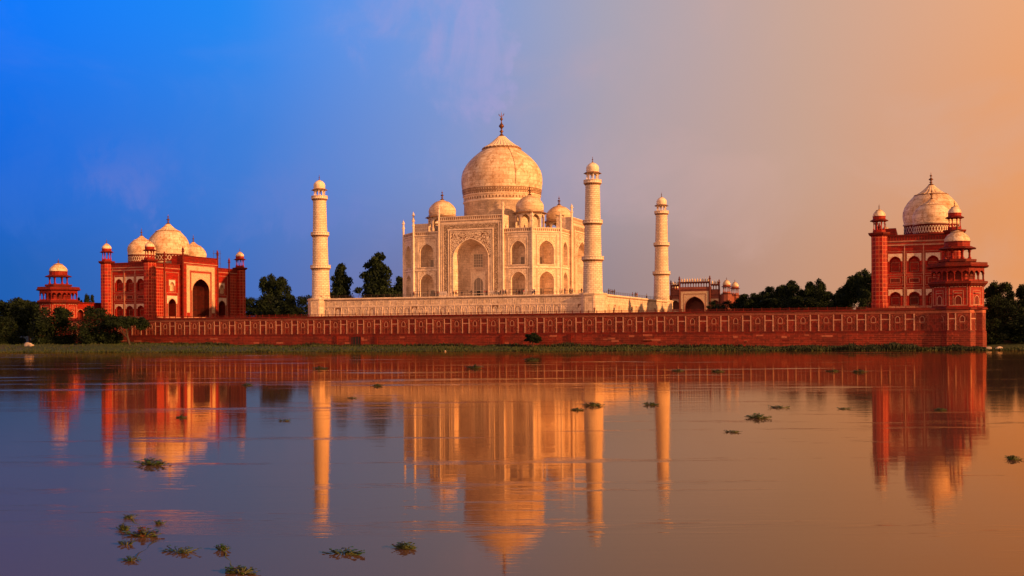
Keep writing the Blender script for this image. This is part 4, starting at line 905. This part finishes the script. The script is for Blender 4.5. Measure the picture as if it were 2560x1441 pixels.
TR = [
 (-187, -30, 2, 21, 18.0, 'r', 0, 'spreading dark tree at the far left edge, seen against the blue sky'),
 (-170, -40, 2, 15, 15.0, 'r', 1, 'dark tree immediately left of the left pavilion tower'),
 (-176, -66, 1.6, 17, 11.0, 'b', 0, 'low dense bush tree on the bank below the spreading far left tree'),
 (-152, -76, 1.2, 12, 9.0, 'b', 1, 'dark bush tree hiding the left foot of the left pavilion tower'),
 (-163.5, -62, 1.6, 13, 11.5, 'b', 2, 'dark bush tree filling the gap between the far left trees and the left pavilion tower'),
 (-131.5, -70, 1.5, 15.5, 13.2, 'b', 1, 'wide dark bush tree in front of the left pavilion tower'),
 (-112.7, -70, 1.5, 15.5, 12.8, 'b', 0, 'tallest dark rounded bush tree in front of the terrace wall, below the left hall'),
 (-100.8, -71, 1.4, 13.0, 10.8, 'u', 0, 'umbrella shaped dark tree with bare leaning trunk, at the right end of the bank trees'),
 (-310, 150, 9, 7.0, 19.1, 'r', 2, 'small distant round tree peeping over the arcade wall beside the left hall'),
 (-319, 152, 9, 5.0, 17.2, 'r', 1, 'smallest distant tree top showing just right of the left pavilion tower'),
 (-187.3, 150, 9, 18.0, 28.5, 'r', 0, 'round crowned tree standing above the hedge between left hall and left minaret'),
 (-178.1, 120, 9, 20.0, 16.5, 'b', 2, 'dark bush beside the right edge of the left hall, under the round crowned tree'),
 (-166.1, 120, 9, 22.0, 15.8, 'b', 0, 'dark bush in the middle of the row between left hall and left minaret'),
 (-154.2, 122, 9, 19.0, 15.6, 'b', 1, 'dark bush touching the left side of the left minaret'),
 (-135.5, 130, 9, 19.0, 31.2, 'c', 0, 'narrow pointed dark tree directly right of the left minaret'),
 (-115.0, 130, 9, 26.0, 35.9, 'c', 1, 'tallest broad pointed dark tree left of the mausoleum'),
 (-112.0, 150, 9, 17.0, 25.0, 'c', 0, 'shorter dark tree half hidden behind the left edge of the mausoleum'),
 (33.0, 240, 9, 16, 12.2, 'b', 0, 'sunlit green bush in front of the right wing of the distant gateway'),
 (46.7, 240, 9, 17, 14.9, 'r', 1, 'dark tree immediately right of the distant gateway kiosks'),
 (56.4, 230, 9, 16, 16.9, 'r', 0, 'second dark tree to the right of the distant gateway'),
 (62.2, 240, 9, 14, 19.2, 'r', 2, 'third dark tree to the right of the distant gateway, slightly taller than its left neighbour'),
 (72.4, 230, 9, 16, 21.1, 'r', 1, 'large dark tree in the middle of the row between gateway and right hall'),
 (84.1, 220, 9, 12, 22.2, 'r', 0, 'tree with a small tuft crown, highest of the middle row between gateway and right hall'),
 (87.4, 215, 9, 17, 15.4, 'r', 2, 'broad dark tree below and right of the tufted tree'),
 (96.0, 200, 9, 13, 11.4, 'b', 1, 'lowest dark bush in the dip of the tree row left of the right hall'),
 (52, 228, 9, 22, 12.0, 'b', 0, 'low dark bush filling the foot of the tree row right of the gateway'),
 (68, 222, 9, 24, 14.0, 'b', 2, 'low dark bush under the middle of the tree row left of the right hall'),
 (82, 210, 9, 22, 13.0, 'b', 1, 'low dark bush directly below the tufted tree'),
 (104.3, 160, 9, 14, 19.4, 'r', 1, 'dark tree one place left of the tallest tree beside the right hall'),
 (111.4, 150, 9, 13.5, 23.0, 'r', 0, 'tallest dark tree pressed against the left tower of the right hall'),
 (99.5, 165, 9, 11, 14.0, 'b', 2, 'rounded dark bush at the left foot of the tall trees beside the right hall'),
 (154.2, -5, 2, 10.5, 16.6, 'r', 2, 'dark tree immediately right of the right pavilion tower'),
 (150.5, -14, 2, 11, 13.0, 'b', 1, 'dark bush filling the gap behind the right pavilion tower and the trees'),
 (163.0, 0, 2, 11, 17.5, 'r', 0, 'dark tree cut by the right edge of the picture'),
 (156.5, -25, 2, 11.5, 11.5, 'b', 0, 'black green bush on the bank right of the right pavilion tower'),
 (165.0, -22, 2, 12, 12.5, 'b', 1, 'dense dark bush at the right edge of the picture below the trees'),
 (-147, -73, 1.4, 10, 8.5, 'b', 0, 'small dark bush on the bank directly behind the largest pale boulder'),
 (-160, -84, 1.0, 10, 8.0, 'b', 2, 'low dark bush near the water at the far left, behind the pale stumps'),
 (160, -44, 1.6, 15, 9.0, 'b', 1, 'wide low dark bush on the bank behind the small pale rocks at right'),
 (149.5, -47, 1.6, 8, 7.0, 'b', 2, 'small dark bush pressed against the right side of the right pavilion tower'),
 (32.5, -62, 1.0, 5.4, 3.9, 'r', 1, 'lone small round tree in front of the terrace wall, below the mausoleum'),
]
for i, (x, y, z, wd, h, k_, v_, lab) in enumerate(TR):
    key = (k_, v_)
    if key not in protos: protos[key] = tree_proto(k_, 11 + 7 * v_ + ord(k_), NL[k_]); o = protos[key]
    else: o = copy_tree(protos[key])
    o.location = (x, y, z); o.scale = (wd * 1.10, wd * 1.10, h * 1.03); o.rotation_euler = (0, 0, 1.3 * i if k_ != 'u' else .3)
    tag(o, lab, 'tree', 'trees around the terrace')

# ------------------------------------------------------------------ bank vegetation, stones, stumps
def gz(x, y): return gnd(x, y)
BLADE, b_ = newmat('reed_blades')
ob = N('ShaderNodeNewGeometry').outputs['Position']; L(MIX(RANGE(NOISE(ob, .5, 3), .4, .6), C(.013, .036, .003), C(.036, .044, .007)), b_.inputs['Base Color']); b_.inputs['Roughness'].default_value = .8
REED, b_ = newmat('dark_reeds')
ob = N('ShaderNodeNewGeometry').outputs['Position']; L(MIX(RANGE(NOISE(ob, .6, 3), .4, .6), C(.006, .014, .004), C(.016, .026, .006)), b_.inputs['Base Color']); b_.inputs['Roughness'].default_value = .8
def blades(name, pts, hs, wd, mat, lab, seed, cat='grass'):
    rg = np.random.default_rng(seed); n = len(pts); P = np.array(pts); a = rg.uniform(0, 2 * PI, n); d = np.stack([np.cos(a), np.sin(a), 0 * a], 1) * wd
    tip = P + np.stack([rg.normal(0, .25, n) * hs, rg.normal(0, .25, n) * hs, hs], 1)
    V = np.stack([P - d, P + d, tip + d * .3, tip - d * .3], 1).reshape(-1, 3)
    me = bpy.data.meshes.new(name); me.vertices.add(n * 4); me.vertices.foreach_set('co', V.ravel())
    me.loops.add(n * 4); me.loops.foreach_set('vertex_index', np.arange(n * 4)); me.polygons.add(n); me.polygons.foreach_set('loop_start', np.arange(0, n * 4, 4)); me.polygons.foreach_set('loop_total', np.full(n, 4))
    me.materials.append(mat); me.update(); me.validate()
    o = bpy.data.objects.new(name, me); scene.collection.objects.link(o); return tag(o, lab, cat, None, 'stuff')
rg = random.Random(3); pts = []; hs = []
for i in range(26000):
    x = rg.uniform(-220, 175); s0 = shore(x); y = rg.uniform(s0 - 1.5, -57) if rg.random() < .55 else s0 + rg.expovariate(.35) - 1.2
    if y > -57.2: y = -57.2
    h = rg.uniform(.10, .38) * (1 + .8 * math.sin(x * .13) ** 8)
    pts.append((x, y, max(gz(x, y), WZ - .05))); hs.append(h)
blades('bank_grass', pts, np.array(hs), .16, BLADE, 'low green grass along the river bank below the terrace wall', 5)
pts = []; hs = []
for i in range(9000):
    x = rg.gauss(122, 26) if rg.random() < .75 else rg.uniform(88, 150)
    if x > 152 or x < 70: continue
    y = rg.uniform(shore(x) - 1.0, shore(x) + 6); e = max(.25, 1 - abs(x - 124) / 40); h = rg.uniform(.5, 1.0) * (e * (1.3 + .5 * math.sin(x * .5) + .35 * math.sin(x * 1.3)))
    pts.append((x, y, max(gz(x, y), WZ - .05))); hs.append(h)
for i in range(7000):
    x = rg.uniform(-150, 148); y = -57.5 - abs(rg.gauss(0, .8)); h = rg.uniform(.25, .8) * (1 + .5 * math.sin(x * .27) * math.sin(x * .11))
    if abs(x - 142.2) < 7.5 or abs(x + 144.3) < 7.5: y -= 2.2
    pts.append((x, y, gz(x, y) - .05)); hs.append(h)
blades('reeds', pts, np.array(hs), .20, REED, 'dark weeds at the foot of the terrace wall and taller reeds towards the right pavilion tower', 6, 'reeds')

STONE, b_ = newmat('pale_stone'); L(MIX(NOISE(OBJC(), 3), C(.62, .52, .44), C(.35, .28, .22)), b_.inputs['Base Color']); b_.inputs['Roughness'].default_value = .9
def rock(name, loc, s, seed, lab, cat='rock', mat=STONE):
    import bmesh
    bm = bmesh.new(); bmesh.ops.create_icosphere(bm, subdivisions=3, radius=1); r_ = random.Random(seed); k = [(Vector((r_.gauss(0, 1), r_.gauss(0, 1), r_.gauss(0, 1))).normalized(), r_.uniform(.5, .9)) for _ in range(9)]
    for v in bm.verts:
        for d, t_ in k:
            q_ = v.co.dot(d)
            if q_ > t_: v.co -= d * (q_ - t_) * .8
        v.co.x *= s[0]; v.co.y *= s[1]; v.co.z *= s[2]
    me = bpy.data.meshes.new(name); bm.to_mesh(me); bm.free(); me.materials.append(mat); o = bpy.data.objects.new(name, me); scene.collection.objects.link(o); o.location = loc; return tag(o, lab, cat)
rock('boulder', (-127.6, -84.0, gz(-127.6, -84) + .3), (1.6, .9, .95), 1, 'largest pale boulder on the grass below the left pavilion tower')
rock('boulder', (-126.0, -84.4, gz(-126, -84.4) + .15), (1.1, .7, .5), 2, 'flatter pale rock leaning on the right side of the largest boulder')
rock('boulder', (148.6, -60.0, gz(148.6, -60) + .3), (.8, .6, .42), 3, 'left one of two small pale rocks right of the right pavilion tower')
rock('boulder', (150.9, -60.0, gz(150.9, -60) + .35), (.9, .6, .55), 4, 'right one of two small pale rocks right of the right pavilion tower')
rock('stone', (-136.5, -100.0, WZ + .1), (.4, .3, .3), 5, 'tiny white stone near the water at the far left edge of the bank')
rock('stone', (15.0, -83.0, WZ + .1), (.35, .3, .22), 6, 'tiny white stone at the water edge below the left part of the mausoleum')
def stump(loc, h, lab):
    t_ = empty('tree_stump', loc); q = MB(); q.lathe([(.42, -.2), (.33, .2), (.28, h * .7), (.30, h), (.01, h + .02)], 9); q.build('trunk', [BARK], t_); tag(t_, lab, 'tree stump', 'tree stumps on the left bank'); return t_
stump((-146.5, -88, gz(-146.5, -88)), 1.5, 'pale tree stump standing on the grass at the very left edge'); stump((-143.0, -87, gz(-143, -87)), 1.6, 'second pale stump from the left edge, on the grass bank')

# ------------------------------------------------------------------ floating water plants
def leafmat(nm, a, b):
    m, b_ = newmat(nm); L(MIX(NOISE(OBJC(), 6), a, b), b_.inputs['Base Color']); b_.inputs['Roughness'].default_value = .55; return m
WL = [leafmat('water_leaf_green', C(.012, .045, .004), C(.035, .105, .006)), leafmat('water_leaf_olive', C(.030, .048, .006), C(.06, .075, .010)), leafmat('water_leaf_rust', C(.12, .035, .006), C(.07, .02, .006))]
def water_plant(x, y, wd, style, seed, lab):
    rg = random.Random(seed); t_ = empty('water_plant', (x, y, WZ)); lf = MB(); st = MB(); big = min(1.0, max(.10, wd * .13)); n = int(min(120, 22 + wd * 48 / max(big / .12, 1)))
    if style == 'flat': n = max(7, n // 2)
    for i in range(n):
        a = rg.uniform(0, 2 * PI); rr = wd / 2 * (rg.random() ** .9 if style != 'flat' else rg.random() ** .7); px_, py_ = rr * math.cos(a), rr * math.sin(a) * .55
        h = (rg.uniform(.02, .10) if style == 'flat' else rg.uniform(.03, .15) * (1.25 - rr / wd * 1.6)) * max(1, big / .14); h = max(.02, h)
        s = big * rg.uniform(.5, .9); az_ = rg.uniform(0, 2 * PI); tilt = rg.uniform(-.05, .25) if style == 'flat' else rg.uniform(0, .5)
        ca_, sa_ = math.cos(az_), math.sin(az_); up = math.sin(tilt); fo = math.cos(tilt)
        prof = [(0, .15), (.2, .62), (.5, .78), (.82, .55), (1, .08)]
        A = []; Bp = []
        for t2, w2 in prof:
            bend = -.25 * t2 * t2; X = s * t2; cx_ = px_ + ca_ * fo * X; cy_ = py_ + sa_ * fo * X; cz_ = h + up * X + bend * s * .6
            A.append((cx_ - sa_ * w2 * s * .8, cy_ + ca_ * w2 * s * .8, cz_ + w2 * s * .14)); Bp.append((cx_ + sa_ * w2 * s * .8, cy_ - ca_ * w2 * s * .8, cz_ + w2 * s * .14)); 
        mid_ = [((p[0] + q_[0]) / 2, (p[1] + q_[1]) / 2, (p[2] + q_[2]) / 2 - .03 * s) for p, q_ in zip(A, Bp)]
        mt = rg.choices((0, 1, 2), (7, 3, .4) if style != 'rust' else (3, 4, 4))[0]
        for j in range(4):
            lf.face([A[j], A[j + 1], mid_[j + 1], mid_[j]], mt, [(0, 0)] * 4); lf.face([mid_[j], mid_[j + 1], Bp[j + 1], Bp[j]], mt, [(0, 0)] * 4)
        st.tube((px_ * .25, py_ * .25, -.03), (px_, py_, h), .008 + .02 * big, 5)
    lf.build('foliage', WL, t_); st.build('stem', [WL[1]], t_)
    tag(t_, lab, 'water plant', 'water plants drifting on the river')
WP = [
 (112.97, -327.91, .44, 'flat', 'small brown leaf pair topmost of the lower left cluster of water plants'),
 (114.05, -329.50, .44, '', 'dark green tuft at the left end of the lower left cluster of water plants'),
 (115.10, -329.98, 1.05, 'rust', 'largest water plant of the lower left cluster, with rust coloured leaves at its right end'),
 (115.52, -331.14, .42, 'flat', 'olive leaf tuft under the left side of the largest lower left plant'),
 (116.93, -332.68, .38, 'flat', 'small brownish leaf tuft lowest of the lower left cluster'),
 (114.39, -328.39, .40, 'flat', 'brown upright leaf just above the rust coloured plant'),
 (117.36, -331.44, .90, 'flat', 'flat pointed olive plant to the right of the rust leaved cluster'),
 (118.21, -330.93, .38, '', 'compact dark leaf tuft to the right of the flat pointed olive plant'),
 (120.06, -332.90, .80, '', 'bright green plant touching the bottom edge of the picture, left of centre'),
 (121.21, -330.31, 1.05, 'flat', 'thin flat drifting plant under the tip of the left minaret reflection'),
 (122.30, -329.25, .74, '', 'dense dark green clump left of the finial reflection near the bottom edge'),
 (105.12, -317.19, 1.45, '', 'dark mat of leaves over the dome reflection of the left hall'),
 (98.53, -296.66, .85, 'flat', 'small yellowish leaf floating right of the left hall reflection'),
 (90.98, -296.40, .75, '', 'small green tuft on the bright portal reflection of the left hall'),
 (73.89, -206.26, 2.9, '', 'far dark green clump on the terrace wall reflection, left of the mausoleum centre'),
 (52.70, -213.69, 2.3, '', 'far dark clump at the top of the left minaret reflection'),
 (70.71, -259.04, 1.3, '', 'tiny plant beside the right edge of the left hall reflection'),
 (84.40, -257.26, 1.3, '', 'tiny plant above the reflection of the tall pointed tree'),
 (91.50, -275.33, .9, 'flat', 'tiny plant at the reflection of the narrow tree right of the left minaret'),
 (112.63, -283.12, .85, '', 'small tuft on the left side of the right minaret reflection'),
 (112.41, -278.67, 1.55, '', 'wider leafy plant lying across the right minaret reflection'),
 (116.04, -276.76, 1.25, '', 'small plant between the two right hand minaret reflections'),
 (124.78, -286.48, 1.60, '', 'bright green bushy plant, the largest floating right of the minaret reflections'),
 (125.02, -277.12, 1.35, 'flat', 'low plant just above and right of the bright green bushy plant'),
 (124.84, -296.02, .85, 'flat', 'dark flat leaf below and left of the bright green bushy plant'),
 (129.12, -277.11, .90, 'flat', 'small brownish plant in the open orange water left of the right hall reflection'),
 (134.98, -276.54, .80, '', 'small yellow green tuft on the dark reflection of the right hall'),
 (104.44, -211.52, 1.6, '', 'far small tuft just right of the rear minaret reflection'),
 (109.88, -213.27, 1.9, '', 'far tuft second to the right of the rear minaret reflection'),
 (126.77, -211.19, 1.9, '', 'far tuft nearest to the right hall reflection'),
 (123.43, -209.13, 1.6, '', 'far tuft one place left of the one nearest the right hall reflection'),
 (137.30, -304.67, .80, '', 'plant cut by the right edge of the picture'),
 (68.57, -166.08, 3.2, '', 'dark clump under the lone small bank tree, in its reflection'),
]
for i, (x, y, wd, stl, lab) in enumerate(WP): water_plant(x, y, wd * 1.12, stl, 40 + i, lab)

for (xa, ya), (xb, yb), lab in (((112.97, -327.91), (114.7, -329.4), 'thin runner stem from the topmost brown leaf pair down to the rust leaved plant'), ((116.93, -332.68), (115.9, -330.5), 'thin runner stem from the lowest brown tuft up to the rust leaved plant'),
                              ((118.3, -331.0), (119.7, -332.6), 'thin runner stem between compact dark tuft and bright green plant at the bottom')):
    q = MB(); P_ = [Vector((xa + (xb - xa) * i / 8 + .04 * math.sin(i * 1.7), ya + (yb - ya) * i / 8, .012 + .01 * math.sin(i))) for i in range(9)]
    for a, b in zip(P_, P_[1:]): q.tube(a - P_[0], b - P_[0], .012, 5)
    o = q.build('runner_stem', [WL[1]], None, (xa, ya, WZ)); tag(o, lab, 'plant stem', 'runner stems of the drifting plants')

# ------------------------------------------------------------------ boards and rails on the platform
def board(x, y, z, wd, h, lab, mat=PAINT):
    t_ = empty('display_board', (x, y, z)); q = MB(); fr = Fr(0, 0); q.box(fr, -wd / 2, wd / 2, -.04, .04, .45, .45 + h); q.build('panel', [mat], t_)
    for sg in (-1, 1): q = MB(); q.box(fr, sg * wd / 2 * .92 - .05, sg * wd / 2 * .92 + .05, -.12, -.04, 0, .45 + h); q.build('post', [STEEL], t_)
    tag(t_, lab, 'board', 'boards standing on the platform')
board(-3.3, -43, PZ, 2.6, 1.2, 'wide pale board on the platform in front of the portal, left of its arch')
board(13.7, -43, PZ, 3.1, 1.2, 'wide pinkish board behind the crowd right of the portal arch')
board(17.3, -43.5, PZ, .8, 1.2, 'small white board right of the crowd near the portal')
board(24.0, -43.5, PZ, .95, 1.3, 'white board between the right wing arch and the chamfered corner')
board(26.2, -43.5, PZ, .9, 1.3, 'cream board directly left of the sunlit chamfered corner arch')
def rail(x, y, wd, lab):
    t_ = empty('barrier_frame', (x, y, PZ)); q = MB()
    for sg in (-1, 1): q.tube((sg * wd / 2, 0, 0), (sg * wd / 2, 0, 1.9), .06)
    q.build('post', [STEEL], t_); q = MB(); q.tube((-wd / 2, 0, 1.9), (wd / 2, 0, 1.9), .06); q.tube((-wd / 2, 0, 1.0), (wd / 2, 0, 1.0), .04); q.build('crossbar', [STEEL], t_)
    tag(t_, lab, 'barrier', 'pole barriers on the platform')
rail(-11.2, -42, 4.4, 'long pole barrier before the left wing arch of the mausoleum'); rail(-5.9, -42, 1.5, 'short pole barrier just left of the wide pale board')
rail(2.5, -42, 4.2, 'pole barrier across the sunlit left jamb of the main portal'); rail(30.4, -42, 2.7, 'pole barrier before the sunlit chamfered corner arch')
rail(19.9, -42, 3.6, 'pole barrier before the right wing arch of the mausoleum')

# ------------------------------------------------------------------ people
CLO = []
for nm, cc in (('dark_red_cloth', C(.16, .02, .02)), ('navy_cloth', C(.03, .035, .07)), ('white_cloth', C(.6, .52, .48)), ('brown_cloth', C(.12, .06, .035)), ('pink_cloth', C(.5, .12, .14))):
    m, b_ = newmat(nm); L(MIX(NOISE(OBJC(), 9), cc, C(cc[0] * .7, cc[1] * .7, cc[2] * .7)), b_.inputs['Base Color']); b_.inputs['Roughness'].default_value = .85; CLO.append(m)
SKIN, b_ = newmat('skin'); b_.inputs['Base Color'].default_value = C(.22, .11, .07); b_.inputs['Roughness'].default_value = .6
HAIR, b_ = newmat('black_hair'); b_.inputs['Base Color'].default_value = C(.015, .012, .01); b_.inputs['Roughness'].default_value = .6
def skin_obj(name, verts, edges, radii, mat, parent, sub=1):
    me = bpy.data.meshes.new(name); me.from_pydata(verts, edges, []); o = bpy.data.objects.new(name, me); scene.collection.objects.link(o)
    m = o.modifiers.new('s', 'SKIN'); 
    for i, r_ in enumerate(radii):
        me.skin_vertices[0].data[i].radius = (r_, r_ * .85) if not isinstance(r_, tuple) else r_; me.skin_vertices[0].data[i].use_root = (i == 0)
    if sub: o.modifiers.new('d', 'SUBSURF').levels = sub
    dg = bpy.context.evaluated_depsgraph_get(); m2 = bpy.data.meshes.new_from_object(o.evaluated_get(dg)); bpy.data.objects.remove(o)
    m2.materials.clear(); m2.materials.append(mat)
    for p in m2.polygons: p.use_smooth = True; p.material_index = 0
    o = bpy.data.objects.new(name, m2); scene.collection.objects.link(o); o.parent = parent; return o
def person(pose, top_, bot):
    t_ = empty('person'); s = {'stand': .09, 'walk': .28, 'talk': .14}[pose]; arm = {'stand': .04, 'walk': .22, 'talk': .30}[pose]
    V = [(0, 0, .95), (0, 0, 1.2), (0, 0, 1.42), (0, 0, 1.52), (0, -.01, 1.63), (0, -.01, 1.73), (-.20, 0, 1.42), (-.26, -arm * .3, 1.15), (-.25, -arm, .92), (-.25, -arm - .03, .82), (.20, 0, 1.42), (.26, arm * .4, 1.15), (.25, arm * .6 - (.35 if pose == 'talk' else 0), 1.0 if pose == 'talk' else .92), (.25, arm * .6 - (.45 if pose == 'talk' else -.02), 1.05 if pose == 'talk' else .82),
         (-.10, 0, .88), (-.11, -s * .6, .48), (-.11, -s * .8, .08), (-.11, -s * .8 - .15, .03), (.10, 0, .88), (.11, s * .4, .48), (.11, s, .08), (.11, s - .15, .03)]
    E_ = [(0, 1), (1, 2), (2, 3), (3, 4), (4, 5), (2, 6), (6, 7), (7, 8), (8, 9), (2, 10), (10, 11), (11, 12), (12, 13), (0, 14), (14, 15), (15, 16), (16, 17), (0, 18), (18, 19), (19, 20), (20, 21)]
    Rr = [.14, .13, .14, .055, .10, .085, .06, .045, .035, .04, .06, .045, .035, .04, .09, .06, .045, .035, .09, .06, .045, .035]
    skin_obj('body', V, E_, Rr, SKIN, t_)
    idx = [0, 1, 2, 6, 7, 8, 10, 11, 12]; mp_ = {a: i for i, a in enumerate(idx)}
    skin_obj('shirt', [V[i] for i in idx], [(mp_[a], mp_[b]) for a, b in E_ if a in mp_ and b in mp_], [Rr[i] + .028 for i in idx], top_, t_)
    idx = [0, 14, 15, 16, 18, 19, 20]; mp_ = {a: i for i, a in enumerate(idx)}
    skin_obj('trousers', [V[i] for i in idx], [(mp_[a], mp_[b]) for a, b in E_ if a in mp_ and b in mp_], [Rr[i] + .03 for i in idx], bot, t_)
    q = MB(); q.lathe([(.01, 1.80), (.07, 1.79), (.11, 1.74), (.118, 1.67), (.10, 1.60)], 12, (0, .025, 0)); q.build('hair', [HAIR], t_)
    return t_
pp = [person('stand', CLO[0], CLO[1]), person('walk', CLO[1], CLO[3]), person('talk', CLO[2], CLO[1]), person('stand', CLO[4], CLO[2]), person('talk', CLO[3], CLO[1])]
used = set()
PPL = [(-12.0, -45.5, 0, 'person in dark red top, leftmost on the platform front before the left wing', None), (-10.8, -45.2, 3, 'person in pink top second from the left on the platform front', None), (-10.0, -45.6, 1, 'person in dark clothes third from the left on the platform front', None),
 (-7.3, -45.4, 1, 'person in dark clothes walking before the small lattice door of the left wing', None),
 (-3.9, -45.6, 0, 'person in dark red top directly left of the wide pale board', None), (-5.0, -45.3, 4, 'person in brown top between the short barrier and the wide pale board', None),
 (1.3, -45.5, 4, 'person in brown top left of the pair at the sunlit jamb of the portal', None), (2.2, -45.5, 0, 'person in dark red top at the sunlit jamb of the portal', None), (4.1, -45.5, 1, 'person in dark clothes walking just right of the sunlit jamb of the portal', None),
 (7.3, -45.8, 1, 'lone person in dark clothes before the middle of the portal recess', None), (11.5, -45.4, 3, 'person in pink top right of the dark doorway of the portal', None), (12.2, -45.5, 0, 'person in dark red top right of the dark doorway, next to the pink one', None)]
for i, x in enumerate((14.6, 15.1, 15.9, 16.5, 17.5, 18.1)): PPL.append((x, -45.6 + .3 * (i % 2), (0, 4, 2, 1, 0, 1)[i], 'one of the visitors crowding in front of the pinkish board right of the portal', 'crowd before the pinkish board'))
for i, x in enumerate((21.7, 22.4, 22.9, 23.4, 24.0)): PPL.append((x, -45.6 + .3 * (i % 2), (1, 0, 4, 1, 3)[i], 'one of the visitors crowding before the lower arch of the right wing', 'crowd before the right wing arch'))
PPL += [(26.7, -45.5, 2, 'person in white top between the two boards near the chamfered corner', None), (27.4, -45.5, 1, 'person in dark clothes beside the cream board', None)]
for i, x in enumerate((35.2, 35.8, 36.7, 38.2, 39.0)): PPL.append((x, -45.5, (0, 1, 3, 4, 2)[i], 'one of the visitors in a loose row before the sunlit right side of the mausoleum', 'row of visitors near the right minaret'))
PPL += [(41.9, -46.0, 1, 'person in dark clothes standing right beside the foot of the right minaret', None)]
for i, y in enumerate((-33.4, -31.1, -29.3, -27.0)): PPL.append((46.6, y, (1, 0, 1, 4)[i], 'one of the visitors on the platform edge just right of the right minaret', 'visitors on the right platform edge'))
for i, y in enumerate((-4.3, -.6, 1.5)): PPL.append((46.6, y, (0, 1, 3)[i], 'one of the visitors halfway along the right platform edge', 'visitors halfway along the right edge'))
PPL += [(46.6, 15.0, 2, 'person in white top sitting apart nearest the rear minaret on the platform edge', None)]
TP = [(48.2, -54.6, 0, 'person in dark red top on the terrace below the foot of the right minaret', None), (53.9, -54.6, 1, 'tall looking person in dark clothes on the terrace before the sunlit platform side', None), (59.0, -54.6, 4, 'person in brown top on the terrace, right of the other two', None)]
rg = random.Random(9)
for lst, z in ((PPL, PZ), (TP, TZ)):
    for x, y, k_, lab, grp in lst:
        o = pp[k_] if k_ not in used else copy_tree(pp[k_]); used.add(k_)
        o.location = (x, y, z); o.rotation_euler = (0, 0, rg.uniform(-1.5, 1.5)); s = rg.uniform(.93, 1.04); o.scale = (s, s, s)
        lab = lab.replace('sitting apart', 'standing apart')
        tag(o, lab, 'person', grp or 'visitors around the mausoleum')
